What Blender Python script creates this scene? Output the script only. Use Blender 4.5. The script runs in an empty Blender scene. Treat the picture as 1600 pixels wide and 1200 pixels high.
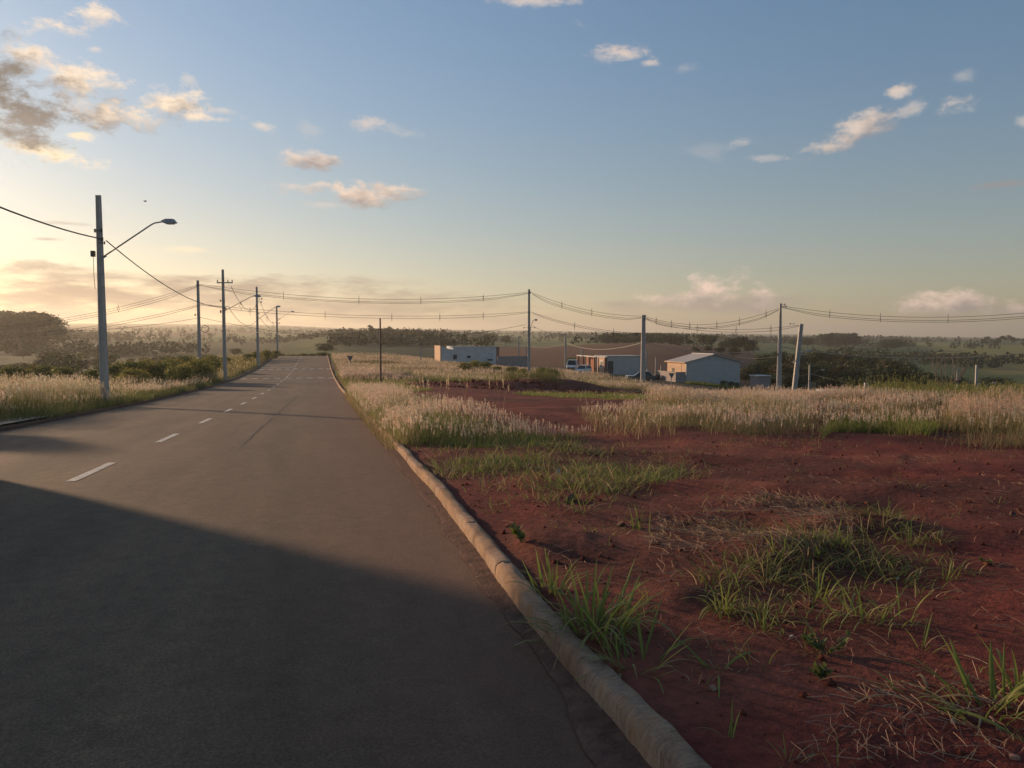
import bpy, bmesh, math, random
import numpy as np
from mathutils import Vector, Matrix, Euler

random.seed(7)
rng = np.random.default_rng(7)
S = bpy.context.scene
COL = S.collection
R_ = math.radians

# ------------------------------------------------------------------ camera
HC = 1.6                       # eye height above the road
FPX = 1200.0                   # focal length in photograph pixels (1600 wide)
YAW = R_(14.04)                # camera looks this far right of the road axis (+Y)
PITCH = math.atan(72 / FPX)    # slightly down
cam_d = bpy.data.cameras.new('camera')
cam_d.sensor_width = 36.0
cam_d.lens = 36.0 * FPX / 1600.0
cam_d.clip_start = 0.05
cam_d.clip_end = 60000
cam = bpy.data.objects.new('camera', cam_d)
cam.location = (0, 0, HC)
cam.rotation_euler = (math.pi / 2 - PITCH, 0, -YAW)
COL.objects.link(cam)
S.camera = cam
CAMM = Euler(cam.rotation_euler).to_matrix()

def ray(px, py):
    v = CAMM @ Vector(((px - 800) / FPX, (600 - py) / FPX, -1.0))
    return v

FWD = Vector((math.sin(YAW), math.cos(YAW), 0))
def at(px, py, d):
    """world point seen at a photograph pixel, d metres ahead of the camera"""
    v = ray(px, py)
    k = d / v.dot(FWD)
    return Vector((0, 0, HC)) + v * k

# ------------------------------------------------------------------ light
SUN_AZ = R_(-38.0)             # from the road axis, negative = left
SUN_EL = R_(10.0)
sun_d = bpy.data.lights.new('sun', 'SUN')
sun_d.energy = 4.2
sun_d.angle = R_(2.4)
sun_d.color = (1.0, 0.68, 0.41)
sun = bpy.data.objects.new('sun', sun_d)
sdir = Vector((math.sin(SUN_AZ) * math.cos(SUN_EL), math.cos(SUN_AZ) * math.cos(SUN_EL), math.sin(SUN_EL)))
sun.rotation_euler = (-sdir).to_track_quat('-Z', 'Y').to_euler()
sun.location = (-60, 60, 60)
COL.objects.link(sun)

S.view_settings.view_transform = 'Standard'
S.view_settings.look = 'None'
S.view_settings.gamma = 1.0
S.view_settings.use_curve_mapping = False
S.view_settings.exposure = 0.58

SKY_STRENGTH = 0.10
SKY_LOW = (1.03, .875, .75)
SKY_HIGH = (.87, 1.01, 1.10)
W = bpy.data.worlds.new('World')
S.world = W
W.use_nodes = True
wt = W.node_tree
wn, wl = wt.nodes, wt.links
wn.clear()

def wnode(t, **kw):
    n = wn.new(t)
    for k, v in kw.items():
        setattr(n, k, v)
    return n

def wmath(op, a, b=None, c=None, clamp=False):
    n = wnode('ShaderNodeMath', operation=op, use_clamp=clamp)
    for i, v in enumerate((a, b, c)):
        if v is None: continue
        if isinstance(v, (int, float)): n.inputs[i].default_value = v
        else: wl.new(v, n.inputs[i])
    return n.outputs[0]

def wmix(f, a, b, blend='MIX'):
    n = wnode('ShaderNodeMix', data_type='RGBA', blend_type=blend)
    for s, v in ((n.inputs[0], f), (n.inputs[6], a), (n.inputs[7], b)):
        if isinstance(v, (int, float)): s.default_value = v
        elif isinstance(v, tuple): s.default_value = v + (1,)
        else: wl.new(v, s)
    return n.outputs[2]

sky = wnode('ShaderNodeTexSky', sky_type='NISHITA')
sky.sun_disc = False
sky.sun_elevation = SUN_EL
sky.sun_rotation = SUN_AZ
sky.altitude = 400
sky.air_density = 1.0
sky.dust_density = 0.6
sky.ozone_density = 2.0
tc = wnode('ShaderNodeTexCoord')
DIR = tc.outputs['Generated']

def wnoise(scale, detail, rough, stretch=2.0, off=0.0):
    m = wnode('ShaderNodeMapping')
    m.inputs['Scale'].default_value = (1, 1, stretch)
    m.inputs['Location'].default_value = (off, off * .7, off * .3)
    wl.new(DIR, m.inputs['Vector'])
    n = wnode('ShaderNodeTexNoise')
    n.inputs['Scale'].default_value = scale
    n.inputs['Detail'].default_value = detail
    n.inputs['Roughness'].default_value = rough
    wl.new(m.outputs[0], n.inputs['Vector'])
    return n.outputs['Fac']

nz_c = wnoise(26, 9, .66, 1.8)            # cumulus outline
nz_s = wnoise(14, 8, .62, 5.0, 3.1)       # stretched stratus outline
nz_l = wnoise(40, 7, .62, 1.8, 9.0)       # light and dark within clouds

CK = 1.0 / SKY_STRENGTH
def cc(r, g, b): return (r * CK, g * CK, b * CK)
LIT = cc(.72, .57, .42); LITP = cc(.60, .47, .38); PALE = cc(.44, .40, .38)
GREY = cc(.19, .17, .16); MAUVE = cc(.24, .20, .19); BANK = cc(.105, .093, .095); DARK = cc(.125, .12, .115); WARM = cc(.80, .64, .40)
DKC = cc(.115, .112, .108); DKB = cc(.075, .075, .075)
LITH = cc(.74, .54, .44)
skycol = sky.outputs[0]
# px, py, half width, half height, turn, lit colour, shade colour, bias, opacity, stratus
CLOUDS = [
    (120, 430, 330, 12, 0, BANK, BANK, .3, .55, 1), (150, 462, 330, 30, 0, BANK, BANK, .3, .75, 1),
    (360, 452, 260, 16, 2, BANK, BANK, .3, .55, 1), (520, 478, 330, 24, 1, BANK, BANK, .3, .55, 1),
    (100, 497, 330, 18, 0, BANK, BANK, .3, .6, 1), (640, 500, 260, 14, 0, BANK, BANK, .3, .35, 1),
    (60, 414, 70, 8, 0, BANK, BANK, .3, .6, 0), (105, 349, 45, 4, 0, MAUVE, MAUVE, .4, .5, 1),
    (75, 374, 18, 3, 0, MAUVE, MAUVE, .4, .5, 1), (290, 390, 36, 6, 0, WARM, WARM, .5, .35, 1),
    (1110, 478, 190, 15, 0, MAUVE, MAUVE, .3, .55, 1), (1122, 456, 56, 30, 0, LITH, MAUVE, .66, .98, 0),
    (1172, 466, 58, 20, 0, LITH, MAUVE, .5, .9, 0), (1082, 469, 60, 14, 0, LITH, MAUVE, .4, .8, 0), (1520, 484, 90, 10, 0, MAUVE, MAUVE, .3, .5, 1),
    (1460, 479, 54, 17, 0, LITH, MAUVE, .55, .9, 0), (1505, 473, 46, 17, 0, LITH, MAUVE, .55, .85, 0), (1590, 485, 46, 14, 0, LITH, MAUVE, .5, .8, 0),
    (85, 40, 42, 20, 4, LIT, PALE, .7, .85, 0), (150, 27, 34, 22, 10, LIT, PALE, .7, .85, 0),
    (50, 87, 44, 15, 0, LIT, PALE, .75, .85, 0), (62, 236, 95, 13, -8, WARM, LIT, .7, .9, 0),
    (130, 132, 62, 30, -8, LIT, GREY, .62, .95, 0), (165, 178, 74, 24, -4, LIT, GREY, .25, .95, 0),
    (205, 182, 46, 16, -4, LIT, PALE, .7, .85, 0), (272, 163, 48, 21, 3, LIT, GREY, .6, .9, 0),
    (311, 182, 22, 11, 3, LIT, PALE, .8, .9, 0), (8, 150, 84, 60, -28, DKC, DKB, .35, .98, 0),
    (10, 203, 74, 32, -10, GREY, DKC, .35, .95, 0), (125, 213, 26, 7, 0, WARM, LIT, .7, .8, 0),
    (84, 135, 30, 14, 0, GREY, GREY, .4, .6, 0), (148, 78, 10, 6, 0, LIT, PALE, .7, .4, 0), (295, 125, 12, 9, 0, LIT, PALE, .7, .35, 0),
    (345, 174, 16, 5, 0, LIT, PALE, .7, .4, 0), (345, 188, 16, 5, 0, LIT, PALE, .7, .4, 0), (408, 197, 20, 7, -20, LIT, PALE, .7, .55, 0),
    (487, 204, 30, 12, -20, PALE, PALE, .6, .3, 0), (574, 194, 22, 11, 0, LITP, PALE, .7, .6, 0),
    (618, 205, 34, 9, -5, PALE, PALE, .6, .4, 0), (480, 250, 48, 13, -4, LITP, MAUVE, .55, .85, 0),
    (565, 303, 102, 15, 0, LITP, MAUVE, .55, .85, 0), (535, 301, 26, 14, 0, LITP, MAUVE, .65, .8, 0), (590, 298, 30, 14, 0, LITP, MAUVE, .65, .8, 0),
    (510, 320, 30, 6, 0, LITP, PALE, .6, .5, 0), (455, 290, 18, 5, 0, LITP, PALE, .6, .5, 0), (503, 288, 16, 5, 0, LITP, PALE, .6, .5, 0),
    (978, 84, 40, 12, -8, LITP, PALE, .7, .75, 0), (1012, 98, 18, 5, -12, LITP, PALE, .7, .6, 0), (1068, 106, 18, 6, 0, PALE, PALE, .6, .3, 0),
    (1340, 198, 66, 20, 24, LITP, MAUVE, .7, .8, 0), (1404, 145, 22, 10, 8, LITP, PALE, .7, .75, 0), (1425, 168, 30, 11, 15, PALE, PALE, .6, .55, 0),
    (1491, 160, 28, 15, 8, LITP, PALE, .7, .75, 0), (1504, 120, 15, 10, 0, PALE, PALE, .6, .4, 0), (1166, 223, 22, 8, 0, PALE, PALE, .6, .6, 0),
    (1195, 247, 22, 5, -4, PALE, PALE, .6, .5, 0), (1600, 190, 14, 10, 0, PALE, PALE, .6, .6, 0), (1575, 287, 52, 6, 0, MAUVE, MAUVE, .6, .5, 1),
    (905, 38, 10, 7, 0, PALE, PALE, .6, .35, 0), (830, 1, 76, 8, 0, LITP, PALE, .7, .7, 0), (1110, 235, 30, 12, 0, PALE, PALE, .6, .18, 0)]
n_c = wmath('MULTIPLY_ADD', nz_c, 4.4, -2.20)
n_s = wmath('MULTIPLY_ADD', nz_s, 3.0, -1.40)
l_n = wmath('MULTIPLY_ADD', nz_l, 2.6, -1.30)
sxyz = wnode('ShaderNodeSeparateXYZ'); wl.new(DIR, sxyz.inputs[0])
AZ = wmath('ARCTAN2', sxyz.outputs[0], sxyz.outputs[1])
EL = wmath('ARCSINE', sxyz.outputs[2])
gm = wnode('ShaderNodeGamma'); wl.new(skycol, gm.inputs[0]); gm.inputs[1].default_value = .86
skycol = wmix(1.0, gm.outputs[0], (1.04, 1.04, 1.04), 'MULTIPLY')
# the air near the horizon is dusty and warm, all the way round
er = wnode('ShaderNodeMapRange', interpolation_type='SMOOTHSTEP')
wl.new(EL, er.inputs[0]); er.inputs[1].default_value = R_(-1); er.inputs[2].default_value = R_(24)
skycol = wmix(1.0, skycol, wmix(er.outputs[0], SKY_LOW, SKY_HIGH), 'MULTIPLY')

def cloud_over(base, cl):
    (px, py, hw, hh, turn, lit, shade, bias, op, strat) = cl
    if not strat: hw, hh = (hw * 1.05, hh * 1.08) if px < 340 else (hw * 1.15, hh * 1.15)
    else: op = min(.95, op * 1.35)
    c = ray(px, py).normalized()
    e1 = Vector((0, 0, 1)).cross(-c).normalized()
    if e1.dot(CAMM @ Vector((1, 0, 0))) < 0: e1 = -e1
    e2 = c.cross(e1).normalized()
    if e2.z < 0: e2 = -e2
    a = R_(turn)
    f1 = e1 * math.cos(a) + e2 * math.sin(a)
    f2 = e2 * math.cos(a) - e1 * math.sin(a)
    k = ray(px, py).length
    m3 = Matrix((f1, f2, f1.cross(f2))).transposed()
    mp = wnode('ShaderNodeMapping', vector_type='TEXTURE')
    mp.inputs['Rotation'].default_value = m3.to_euler()
    mp.inputs['Scale'].default_value = (hw / FPX / k, hh / FPX / k, 5000)
    wl.new(DIR, mp.inputs['Vector'])
    ln = wnode('ShaderNodeVectorMath', operation='LENGTH')
    wl.new(mp.outputs[0], ln.inputs[0])
    v = wmath('SUBTRACT', n_s if strat else n_c, ln.outputs['Value'])
    mr = wnode('ShaderNodeMapRange', interpolation_type='SMOOTHSTEP')
    wl.new(v, mr.inputs[0])
    mr.inputs[1].default_value = -1.15; mr.inputs[2].default_value = (.2 if strat else .05)
    mr.inputs[3].default_value = 0; mr.inputs[4].default_value = op
    if lit is shade:
        col = lit
    else:
        dp = wnode('ShaderNodeVectorMath', operation='DOT_PRODUCT')
        wl.new(mp.outputs[0], dp.inputs[0]); dp.inputs[1].default_value = (-.18, .55, 0)
        s = wmath('ADD', dp.outputs['Value'], l_n)
        s = wmath('ADD', s, bias, clamp=True)
        col = wmix(s, shade, lit)
    return wmix(mr.outputs[0], base, col)

def cbox(cl):
    (px, py, hw, hh, turn) = cl[:5]
    c_, s_ = abs(math.cos(R_(turn))), abs(math.sin(R_(turn)))
    w_ = (hw * c_ + hh * s_) * 2.3 + 4; h_ = (hh * c_ + hw * s_) * 2.3 + 4
    azs = []; els = []
    for x, y in ((-1, -1), (1, -1), (-1, 1), (1, 1), (0, 1), (0, -1), (-1, 0), (1, 0)):
        v = ray(px + x * w_, py + y * h_).normalized()
        azs.append(math.atan2(v.x, v.y)); els.append(math.asin(v.z))
    return min(azs), max(azs), min(els), max(els)
CB = [cbox(c_) for c_ in CLOUDS]

def leaf(ids):
    col = skycol
    for i in ids: col = cloud_over(col, CLOUDS[i])
    b = wnode('ShaderNodeBackground'); b.inputs['Strength'].default_value = SKY_STRENGTH
    wl.new(col, b.inputs['Color'])
    return b.outputs[0]

def split(ids, box, depth):
    """the clouds sorted into regions of the sky, so that each direction works out only its own"""
    if len(ids) <= 4 or depth == 0: return leaf(ids)
    cand = []
    for ax in (0, 1):
        for i in ids:
            for t in (CB[i][2 * ax], CB[i][2 * ax + 1]):
                if box[2 * ax] + .005 < t < box[2 * ax + 1] - .005:
                    lo = [j for j in ids if CB[j][2 * ax] < t]; hi = [j for j in ids if CB[j][2 * ax + 1] > t]
                    f = (t - box[2 * ax]) / (box[2 * ax + 1] - box[2 * ax])
                    cand.append((f * len(lo) + (1 - f) * len(hi), ax, t, lo, hi))
    if not cand: return leaf(ids)
    c_ = min(cand, key=lambda q: q[0])
    if c_[0] > len(ids) - .3: return leaf(ids)
    _, ax, t, lo, hi = c_
    bl = list(box); bl[2 * ax + 1] = t; bh = list(box); bh[2 * ax] = t
    mx = wnode('ShaderNodeMixShader')
    wl.new(wmath('GREATER_THAN', (AZ, EL)[ax], t), mx.inputs[0])
    wl.new(split(lo, bl, depth - 1), mx.inputs[1]); wl.new(split(hi, bh, depth - 1), mx.inputs[2])
    return mx.outputs[0]
class _O: pass
bg = _O(); bg.outputs = [split(list(range(len(CLOUDS))), [-math.pi, math.pi, -1.57, 1.57], 5)]
wo = wnode('ShaderNodeOutputWorld')
wl.new(bg.outputs[0], wo.inputs['Surface'])

# ------------------------------------------------------------------ terrain function
def sstep(a, b, x):
    t = np.clip((x - a) / (b - a), 0, 1)
    return t * t * (3 - 2 * t)

def _h(ix, iy, seed):
    v = np.sin(ix * 127.1 + iy * 311.7 + seed * 74.7) * 43758.5453
    return v - np.floor(v)

def vnoise(x, y, s, seed=0):
    x = np.asarray(x, float) / s; y = np.asarray(y, float) / s
    ix = np.floor(x); iy = np.floor(y)
    fx = x - ix; fy = y - iy
    fx = fx * fx * (3 - 2 * fx); fy = fy * fy * (3 - 2 * fy)
    a = _h(ix, iy, seed); b = _h(ix + 1, iy, seed); c = _h(ix, iy + 1, seed); d = _h(ix + 1, iy + 1, seed)
    return (a + (b - a) * fx) * (1 - fy) + (c + (d - c) * fx) * fy

def fbm(x, y, s, seed=0, o=4):
    r = 0; amp = .5; t = 0
    for i in range(o):
        r = r + amp * vnoise(x, y, s / 2 ** i, seed + i * 13); t += amp; amp *= .5
    return r / t

_ry = np.array([-200, -20, 0, 20, 40, 60, 82, 95, 110, 128, 152, 162, 180, 215, 300, 500])
_rz = np.array([8, .8, 0, -.8, -1.57, -2.2, -2.62, -2.70, -2.68, -2.38, -1.93, -2.05, -3.2, -6.5, -13, -18])
_dy = np.arange(-200, 500, 1.0)
_dz = np.interp(_dy, _ry, _rz)
_kk = np.exp(-np.linspace(-2, 2, 13) ** 2); _kk /= _kk.sum()
_dz = np.convolve(np.pad(_dz, 6, mode='edge'), _kk, 'valid')
def zr(Y): return np.interp(Y, _dy, _dz)

_cols = [-300, 0, 200, 440, 525, 680, 830, 1000, 1100, 1220, 1400, 1600, 1900]
_rows = [80, 110, 150, 220, 320, 480, 750, 1200, 2000, 3500, 6000, 12000]
_tab = np.array([
    [618, 625, 622, 600, 575, 552, 536, 527, 520, 509, 505, 512],
    [618, 622, 620, 600, 575, 552, 536, 527, 520, 509, 505, 512],
    [610, 610, 605, 590, 570, 554, 538, 526, 518, 510, 506, 512],
    [597, 576, 560, 572, 562, 550, 538, 527, 519, 512, 508, 514],
    [597, 576, 558, 565, 552, 538, 522, 524, 521, 518, 513, 517],
    [597, 577, 567, 565, 552, 540, 524, 525, 523, 520, 515, 518],
    [598, 582, 576, 566, 549, 541, 546, 531, 524, 519, 517, 520],
    [604, 593, 583, 562, 545, 534, 542, 529, 528, 523, 520, 522],
    [612, 601, 592, 570, 551, 539, 543, 531, 528, 524, 521, 523],
    [624, 620, 614, 592, 572, 557, 547, 534, 529, 526, 522, 524],
    [645, 655, 650, 612, 590, 573, 557, 541, 531, 528, 526, 526],
    [650, 662, 655, 622, 600, 581, 558, 541, 534, 531, 529, 528],
    [650, 662, 655, 622, 600, 581, 558, 541, 534, 531, 529, 528]], float)
_cth = np.arctan((np.array(_cols) - 800) / FPX)
_thg = np.linspace(-math.pi, math.pi, 721)
_lrg = np.linspace(math.log(40), math.log(12000), 220)
_z = np.zeros((len(_cols), len(_rows)))
for i, cpx in enumerate(_cols):
    for j, rr in enumerate(_rows):
        _z[i, j] = at(cpx, _tab[i, j], rr * math.cos(_cth[i])).z
_a = np.array([np.interp(_lrg, np.log(_rows), _z[i]) for i in range(len(_cols))])
_g = np.array([np.interp(_thg, _cth, _a[:, j]) for j in range(len(_lrg))]).T
def _blur(m, n, ax):
    k = np.exp(-np.linspace(-2, 2, 2 * n + 1) ** 2); k /= k.sum()
    pad = [(0, 0), (0, 0)]; pad[ax] = (n, n)
    mp_ = np.pad(m, pad, mode='edge')
    return np.apply_along_axis(lambda v: np.convolve(v, k, 'valid'), ax, mp_)
_g = _blur(_blur(_g, 7, 0), 5, 1)

def ztab(th, R):
    fi = np.clip((th + math.pi) / (2 * math.pi) * 720, 0, 719.999)
    fj = np.clip((np.log(np.maximum(R, 1e-3)) - _lrg[0]) / (_lrg[-1] - _lrg[0]) * 219, 0, 218.999)
    i = fi.astype(int); j = fj.astype(int); a = fi - i; b = fj - j
    return (_g[i, j] * (1 - a) + _g[i + 1, j] * a) * (1 - b) + (_g[i, j + 1] * (1 - a) + _g[i + 1, j + 1] * a) * b

ROAD_L = -8.40
def kx(Y): return np.interp(Y, [-20, 2.5, 4, 5.5, 7.5, 10.5, 14], [1.19, 1.215, 1.228, 1.25, 1.31, 1.365, 1.40])
BUMPS = []          # x, y, sx, sy, rot, h
def zf(X, Y, bare=False):
    X = np.asarray(X, float); Y = np.asarray(Y, float)
    R = np.hypot(X, Y)
    th = (np.arctan2(X, Y) - YAW + math.pi) % (2 * math.pi) - math.pi
    zt = ztab(th, R)
    side = np.maximum(X - kx(Y) - .17, ROAD_L - X)
    n = zr(Y) + .10 * sstep(-.12, -.03, side)
    wn_ = 1 - sstep(30, 85, R)
    off = np.maximum(0, np.abs(X + 3.5) - 5.2)
    wr = (1 - sstep(4, 26, off)) * (1 - sstep(158, 190, Y))
    w = np.maximum(wn_, wr)
    z = zt * (1 - w) + n * w
    z = z + (fbm(X, Y, 260, 5, 3) - .5) * 9 * sstep(300, 1500, R)
    z = z + (fbm(X, Y, 60, 9, 3) - .5) * 1.6 * sstep(90, 300, R)
    lot = sstep(.15, .8, side)
    amp = lot * (1 - sstep(60, 160, R))
    z = z + amp * ((fbm(X, Y, 2.6, 21, 3) - .5) * .16 + (fbm(X, Y, .55, 33, 3) - .5) * .07)
    for (bx, by, sx, sy, rot, h) in BUMPS:
        dx = X - bx; dy = Y - by
        u = dx * math.cos(rot) + dy * math.sin(rot); v = -dx * math.sin(rot) + dy * math.cos(rot)
        z = z + h * np.exp(-(u / sx) ** 2 - (v / sy) ** 2) * (1 + .5 * (fbm(X, Y, max(sx, sy) * .5, 77, 3) - .5)) * sstep(.05, .3, side)
    return z

def z1(x, y): return float(zf(np.array([x]), np.array([y]))[0])

def ground(px, py, dmin=2.0, dmax=9000):
    """first point of the ground along the ray of a photograph pixel"""
    v = ray(px, py); k0 = 1 / v.dot(FWD)
    ds = np.exp(np.linspace(math.log(dmin), math.log(dmax), 1600))
    X = v.x * k0 * ds; Y = v.y * k0 * ds; Z = HC + v.z * k0 * ds
    g = Z - zf(X, Y)
    i = np.nonzero(g < 0)[0]
    i = int(i[0]) if len(i) else 1599
    if i == 0: i = 1
    t = g[i - 1] / (g[i - 1] - g[i] + 1e-9)
    d = ds[i - 1] + (ds[i] - ds[i - 1]) * t
    p = at(px, py, d)
    return Vector((p.x, p.y, z1(p.x, p.y)))

def bump_at(px, py, sx, sy, rot, h):
    g = ground(px, py)
    BUMPS.append((g.x, g.y, sx, sy, rot, h))
bump_at(872, 607, 4.2, 2.2, -.25, .95)
bump_at(835, 606, 3.4, 2.0, -.25, .75)
bump_at(795, 605, 5.0, 2.0, -.2, .55)
bump_at(720, 604, 5.0, 1.6, -.2, .35)
bump_at(860, 850, .55, .4, -.3, .13)
bump_at(1060, 930, .5, .3, .2, .06)
bump_at(1215, 860, .55, .35, -.2, .13)
bump_at(1345, 825, .55, .3, -.2, .12)
bump_at(1290, 770, 1.0, .3, -.3, .08)
for (bx_, by_, l_, w_, h_) in ((1400, 742, 4.0, .13, -.05), (1380, 752, 4.0, .10, .035), (1480, 790, 3.2, .14, -.05), (1450, 802, 3.2, .10, .035), (1250, 722, 3.5, .14, -.05), (1550, 860, 1.6, .10, -.04), (1130, 760, 1.2, .2, .05), (700, 790, .3, .3, .04), (960, 905, .35, .2, .05)):
    bump_at(bx_, by_, l_, w_, -.26, h_)

# ------------------------------------------------------------------ materials
def newmat(name):
    m = bpy.data.materials.new(name); m.use_nodes = True
    t = m.node_tree
    p = t.nodes['Principled BSDF']
    return m, t, p

def noise_node(t, scale, detail=4, rough=.55, coord='Object', stretch=None):
    c = t.nodes.new('ShaderNodeTexCoord')
    src = c.outputs[coord]
    if stretch:
        mpp = t.nodes.new('ShaderNodeMapping'); mpp.inputs['Scale'].default_value = stretch
        t.links.new(src, mpp.inputs['Vector']); src = mpp.outputs[0]
    n = t.nodes.new('ShaderNodeTexNoise')
    n.inputs['Scale'].default_value = scale; n.inputs['Detail'].default_value = detail; n.inputs['Roughness'].default_value = rough
    t.links.new(src, n.inputs['Vector'])
    return n.outputs['Fac']

def ramp(t, fac, stops):
    r = t.nodes.new('ShaderNodeValToRGB')
    e = r.color_ramp.elements
    while len(e) < len(stops): e.new(.5)
    for el, (p, c) in zip(e, stops):
        el.position = p; el.color = (c[0], c[1], c[2], 1)
    t.links.new(fac, r.inputs[0])
    return r.outputs[0]

def mixc(t, f, a, b, blend='MIX'):
    n = t.nodes.new('ShaderNodeMix'); n.data_type = 'RGBA'; n.blend_type = blend
    for s, v in ((n.inputs[0], f), (n.inputs[6], a), (n.inputs[7], b)):
        if isinstance(v, (int, float)): s.default_value = v
        elif isinstance(v, tuple): s.default_value = tuple(v[:3]) + (1,)
        else: t.links.new(v, s)
    return n.outputs[2]

def bump(t, p, h, strength, dist=.02, prev=None):
    b = t.nodes.new('ShaderNodeBump')
    b.inputs['Strength'].default_value = strength; b.inputs['Distance'].default_value = dist
    t.links.new(h, b.inputs['Height'])
    if prev is not None: t.links.new(prev, b.inputs['Normal'])
    t.links.new(b.outputs[0], p.inputs['Normal'])
    return b.outputs[0]

def simple(name, c1, c2=None, rough=.7, scale=6, metal=0, bs=.15, bd=.01, detail=5, spec=.5, stretch=None):
    m, t, p = newmat(name)
    c2 = c2 or tuple(v * .75 for v in c1)
    n = noise_node(t, scale, detail, .6, stretch=stretch)
    t.links.new(ramp(t, n, [(.3, c2), (.7, c1)]), p.inputs['Base Color'])
    p.inputs['Roughness'].default_value = rough; p.inputs['Metallic'].default_value = metal
    p.inputs['Specular IOR Level'].default_value = spec
    if bs: bump(t, p, noise_node(t, scale * 4, 4, .6), bs, bd)
    return m

def attr_mat(name, trans=.45, rough=.6):
    """leaf / blade material: colour from the mesh, light also passing through"""
    m, t, p = newmat(name)
    a = t.nodes.new('ShaderNodeAttribute'); a.attribute_name = 'Col'
    p.inputs['Roughness'].default_value = rough
    p.inputs['Specular IOR Level'].default_value = .25
    t.links.new(a.outputs['Color'], p.inputs['Base Color'])
    tr = t.nodes.new('ShaderNodeBsdfTranslucent')
    t.links.new(a.outputs['Color'], tr.inputs['Color'])
    mx = t.nodes.new('ShaderNodeMixShader'); mx.inputs[0].default_value = trans
    t.links.new(p.outputs[0], mx.inputs[1]); t.links.new(tr.outputs[0], mx.inputs[2])
    t.links.new(mx.outputs[0], t.nodes['Material Output'].inputs['Surface'])
    return m

M = {}
# earth: the mesh carries which land it is, noise gives grain
m, t, p = newmat('earth'); M['earth'] = m
a = t.nodes.new('ShaderNodeAttribute'); a.attribute_name = 'Col'
n1 = noise_node(t, .9, 6, .62); n2 = noise_node(t, 14, 6, .65); n3 = noise_node(t, 90, 3, .6)
c = mixc(t, 1.0, a.outputs['Color'], ramp(t, n1, [(.25, (.62, .64, .66)), (.55, (1, 1, 1)), (.8, (1.3, 1.22, 1.16))]), 'MULTIPLY')
c = mixc(t, 1.0, c, ramp(t, n2, [(.25, (.6, .58, .56)), (.5, (1, 1, 1)), (.78, (1.35, 1.3, 1.25))]), 'MULTIPLY')
t.links.new(c, p.inputs['Base Color'])
p.inputs['Roughness'].default_value = .95; p.inputs['Specular IOR Level'].default_value = .1
b0 = bump(t, p, n2, .8, .05); bump(t, p, n3, .6, .012, b0)

m, t, p = newmat('asphalt'); M['asphalt'] = m
n1 = noise_node(t, .5, 7, .66, stretch=(1.7, .22, 1)); n2 = noise_node(t, 5.5, 8, .75); n3 = noise_node(t, 75, 5, .75)
c = ramp(t, n1, [(.28, (.112, .075, .050)), (.5, (.155, .104, .068)), (.74, (.215, .138, .088))])
c = mixc(t, 1.0, c, ramp(t, n2, [(.3, (.74, .72, .70)), (.5, (1, 1, 1)), (.72, (1.22, 1.18, 1.14))]), 'MULTIPLY')
c = mixc(t, 1.0, c, ramp(t, n3, [(.32, (.45, .44, .43)), (.5, (1, 1, 1)), (.66, (1.75, 1.7, 1.62))]), 'MULTIPLY')
# red dust drifts along both edges of the carriageway
tc_ = t.nodes.new('ShaderNodeTexCoord'); sx = t.nodes.new('ShaderNodeSeparateXYZ'); t.links.new(tc_.outputs['Object'], sx.inputs[0])
mr = t.nodes.new('ShaderNodeMapRange'); t.links.new(sx.outputs['X'], mr.inputs[0])
mr.inputs[1].default_value = -.9; mr.inputs[2].default_value = 1.3
n4 = noise_node(t, 1.4, 6, .7)
ml = t.nodes.new('ShaderNodeMath'); ml.operation = 'MULTIPLY'; t.links.new(mr.outputs[0], ml.inputs[0]); t.links.new(n4, ml.inputs[1])
c = mixc(t, ml.outputs[0], c, (.20, .088, .058))
t.links.new(c, p.inputs['Base Color'])
p.inputs['Roughness'].default_value = .86; p.inputs['Specular IOR Level'].default_value = .25
b0 = bump(t, p, n3, .9, .012); bump(t, p, n2, .25, .02, b0)

m, t, p = newmat('kerb_concrete'); M['kerb'] = m
n1 = noise_node(t, 2.2, 6, .65); n2 = noise_node(t, 9, 5, .7, stretch=(1.2, 4.5, .8)); n3 = noise_node(t, 60, 4, .7)
c = ramp(t, n1, [(.30, (.15, .092, .064)), (.48, (.33, .22, .152)), (.72, (.44, .32, .235))])
c = mixc(t, 1.0, c, ramp(t, n2, [(.3, (.66, .62, .58)), (.55, (1, 1, 1)), (.75, (1.2, 1.17, 1.12))]), 'MULTIPLY')
c = mixc(t, 1.0, c, ramp(t, n3, [(.30, (.45, .42, .4)), (.42, (1, 1, 1)), (.7, (1.12, 1.1, 1.08))]), 'MULTIPLY')
n5 = noise_node(t, 3.3, 5, .7)
st_ = ramp(t, n5, [(.48, (0, 0, 0)), (.68, (.75, .75, .75))])
c = mixc(t, st_, c, (.40, .215, .10))
t.links.new(c, p.inputs['Base Color']); p.inputs['Roughness'].default_value = .9; p.inputs['Specular IOR Level'].default_value = .15
b0 = bump(t, p, n2, .7, .03); bump(t, p, n3, .6, .008, b0)
M['silt'] = simple('gutter_silt', (.19, .108, .078), (.085, .052, .040), .95, 9, bs=.9, bd=.02, spec=.1)
M['paint'] = simple('road_paint', (.72, .67, .58), (.36, .31, .25), .7, 9, bs=.1)
M['concrete'] = simple('pole_concrete', (.50, .455, .41), (.37, .335, .30), .85, 2.2, bs=.2, spec=.2)
M['paving'] = simple('paving_concrete', (.36, .30, .25), (.25, .20, .165), .9, 2.5, bs=.2, spec=.2)
M['steel'] = simple('galvanised_steel', (.36, .36, .37), (.25, .25, .26), .5, 8, metal=.6, bs=.05)
M['dsteel'] = simple('dark_steel', (.09, .085, .08), (.06, .055, .05), .55, 8, metal=.3, bs=.05)
M['wire'] = simple('cable_sheath', (.05, .046, .042), (.036, .034, .032), .55, 4, bs=0)
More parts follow.
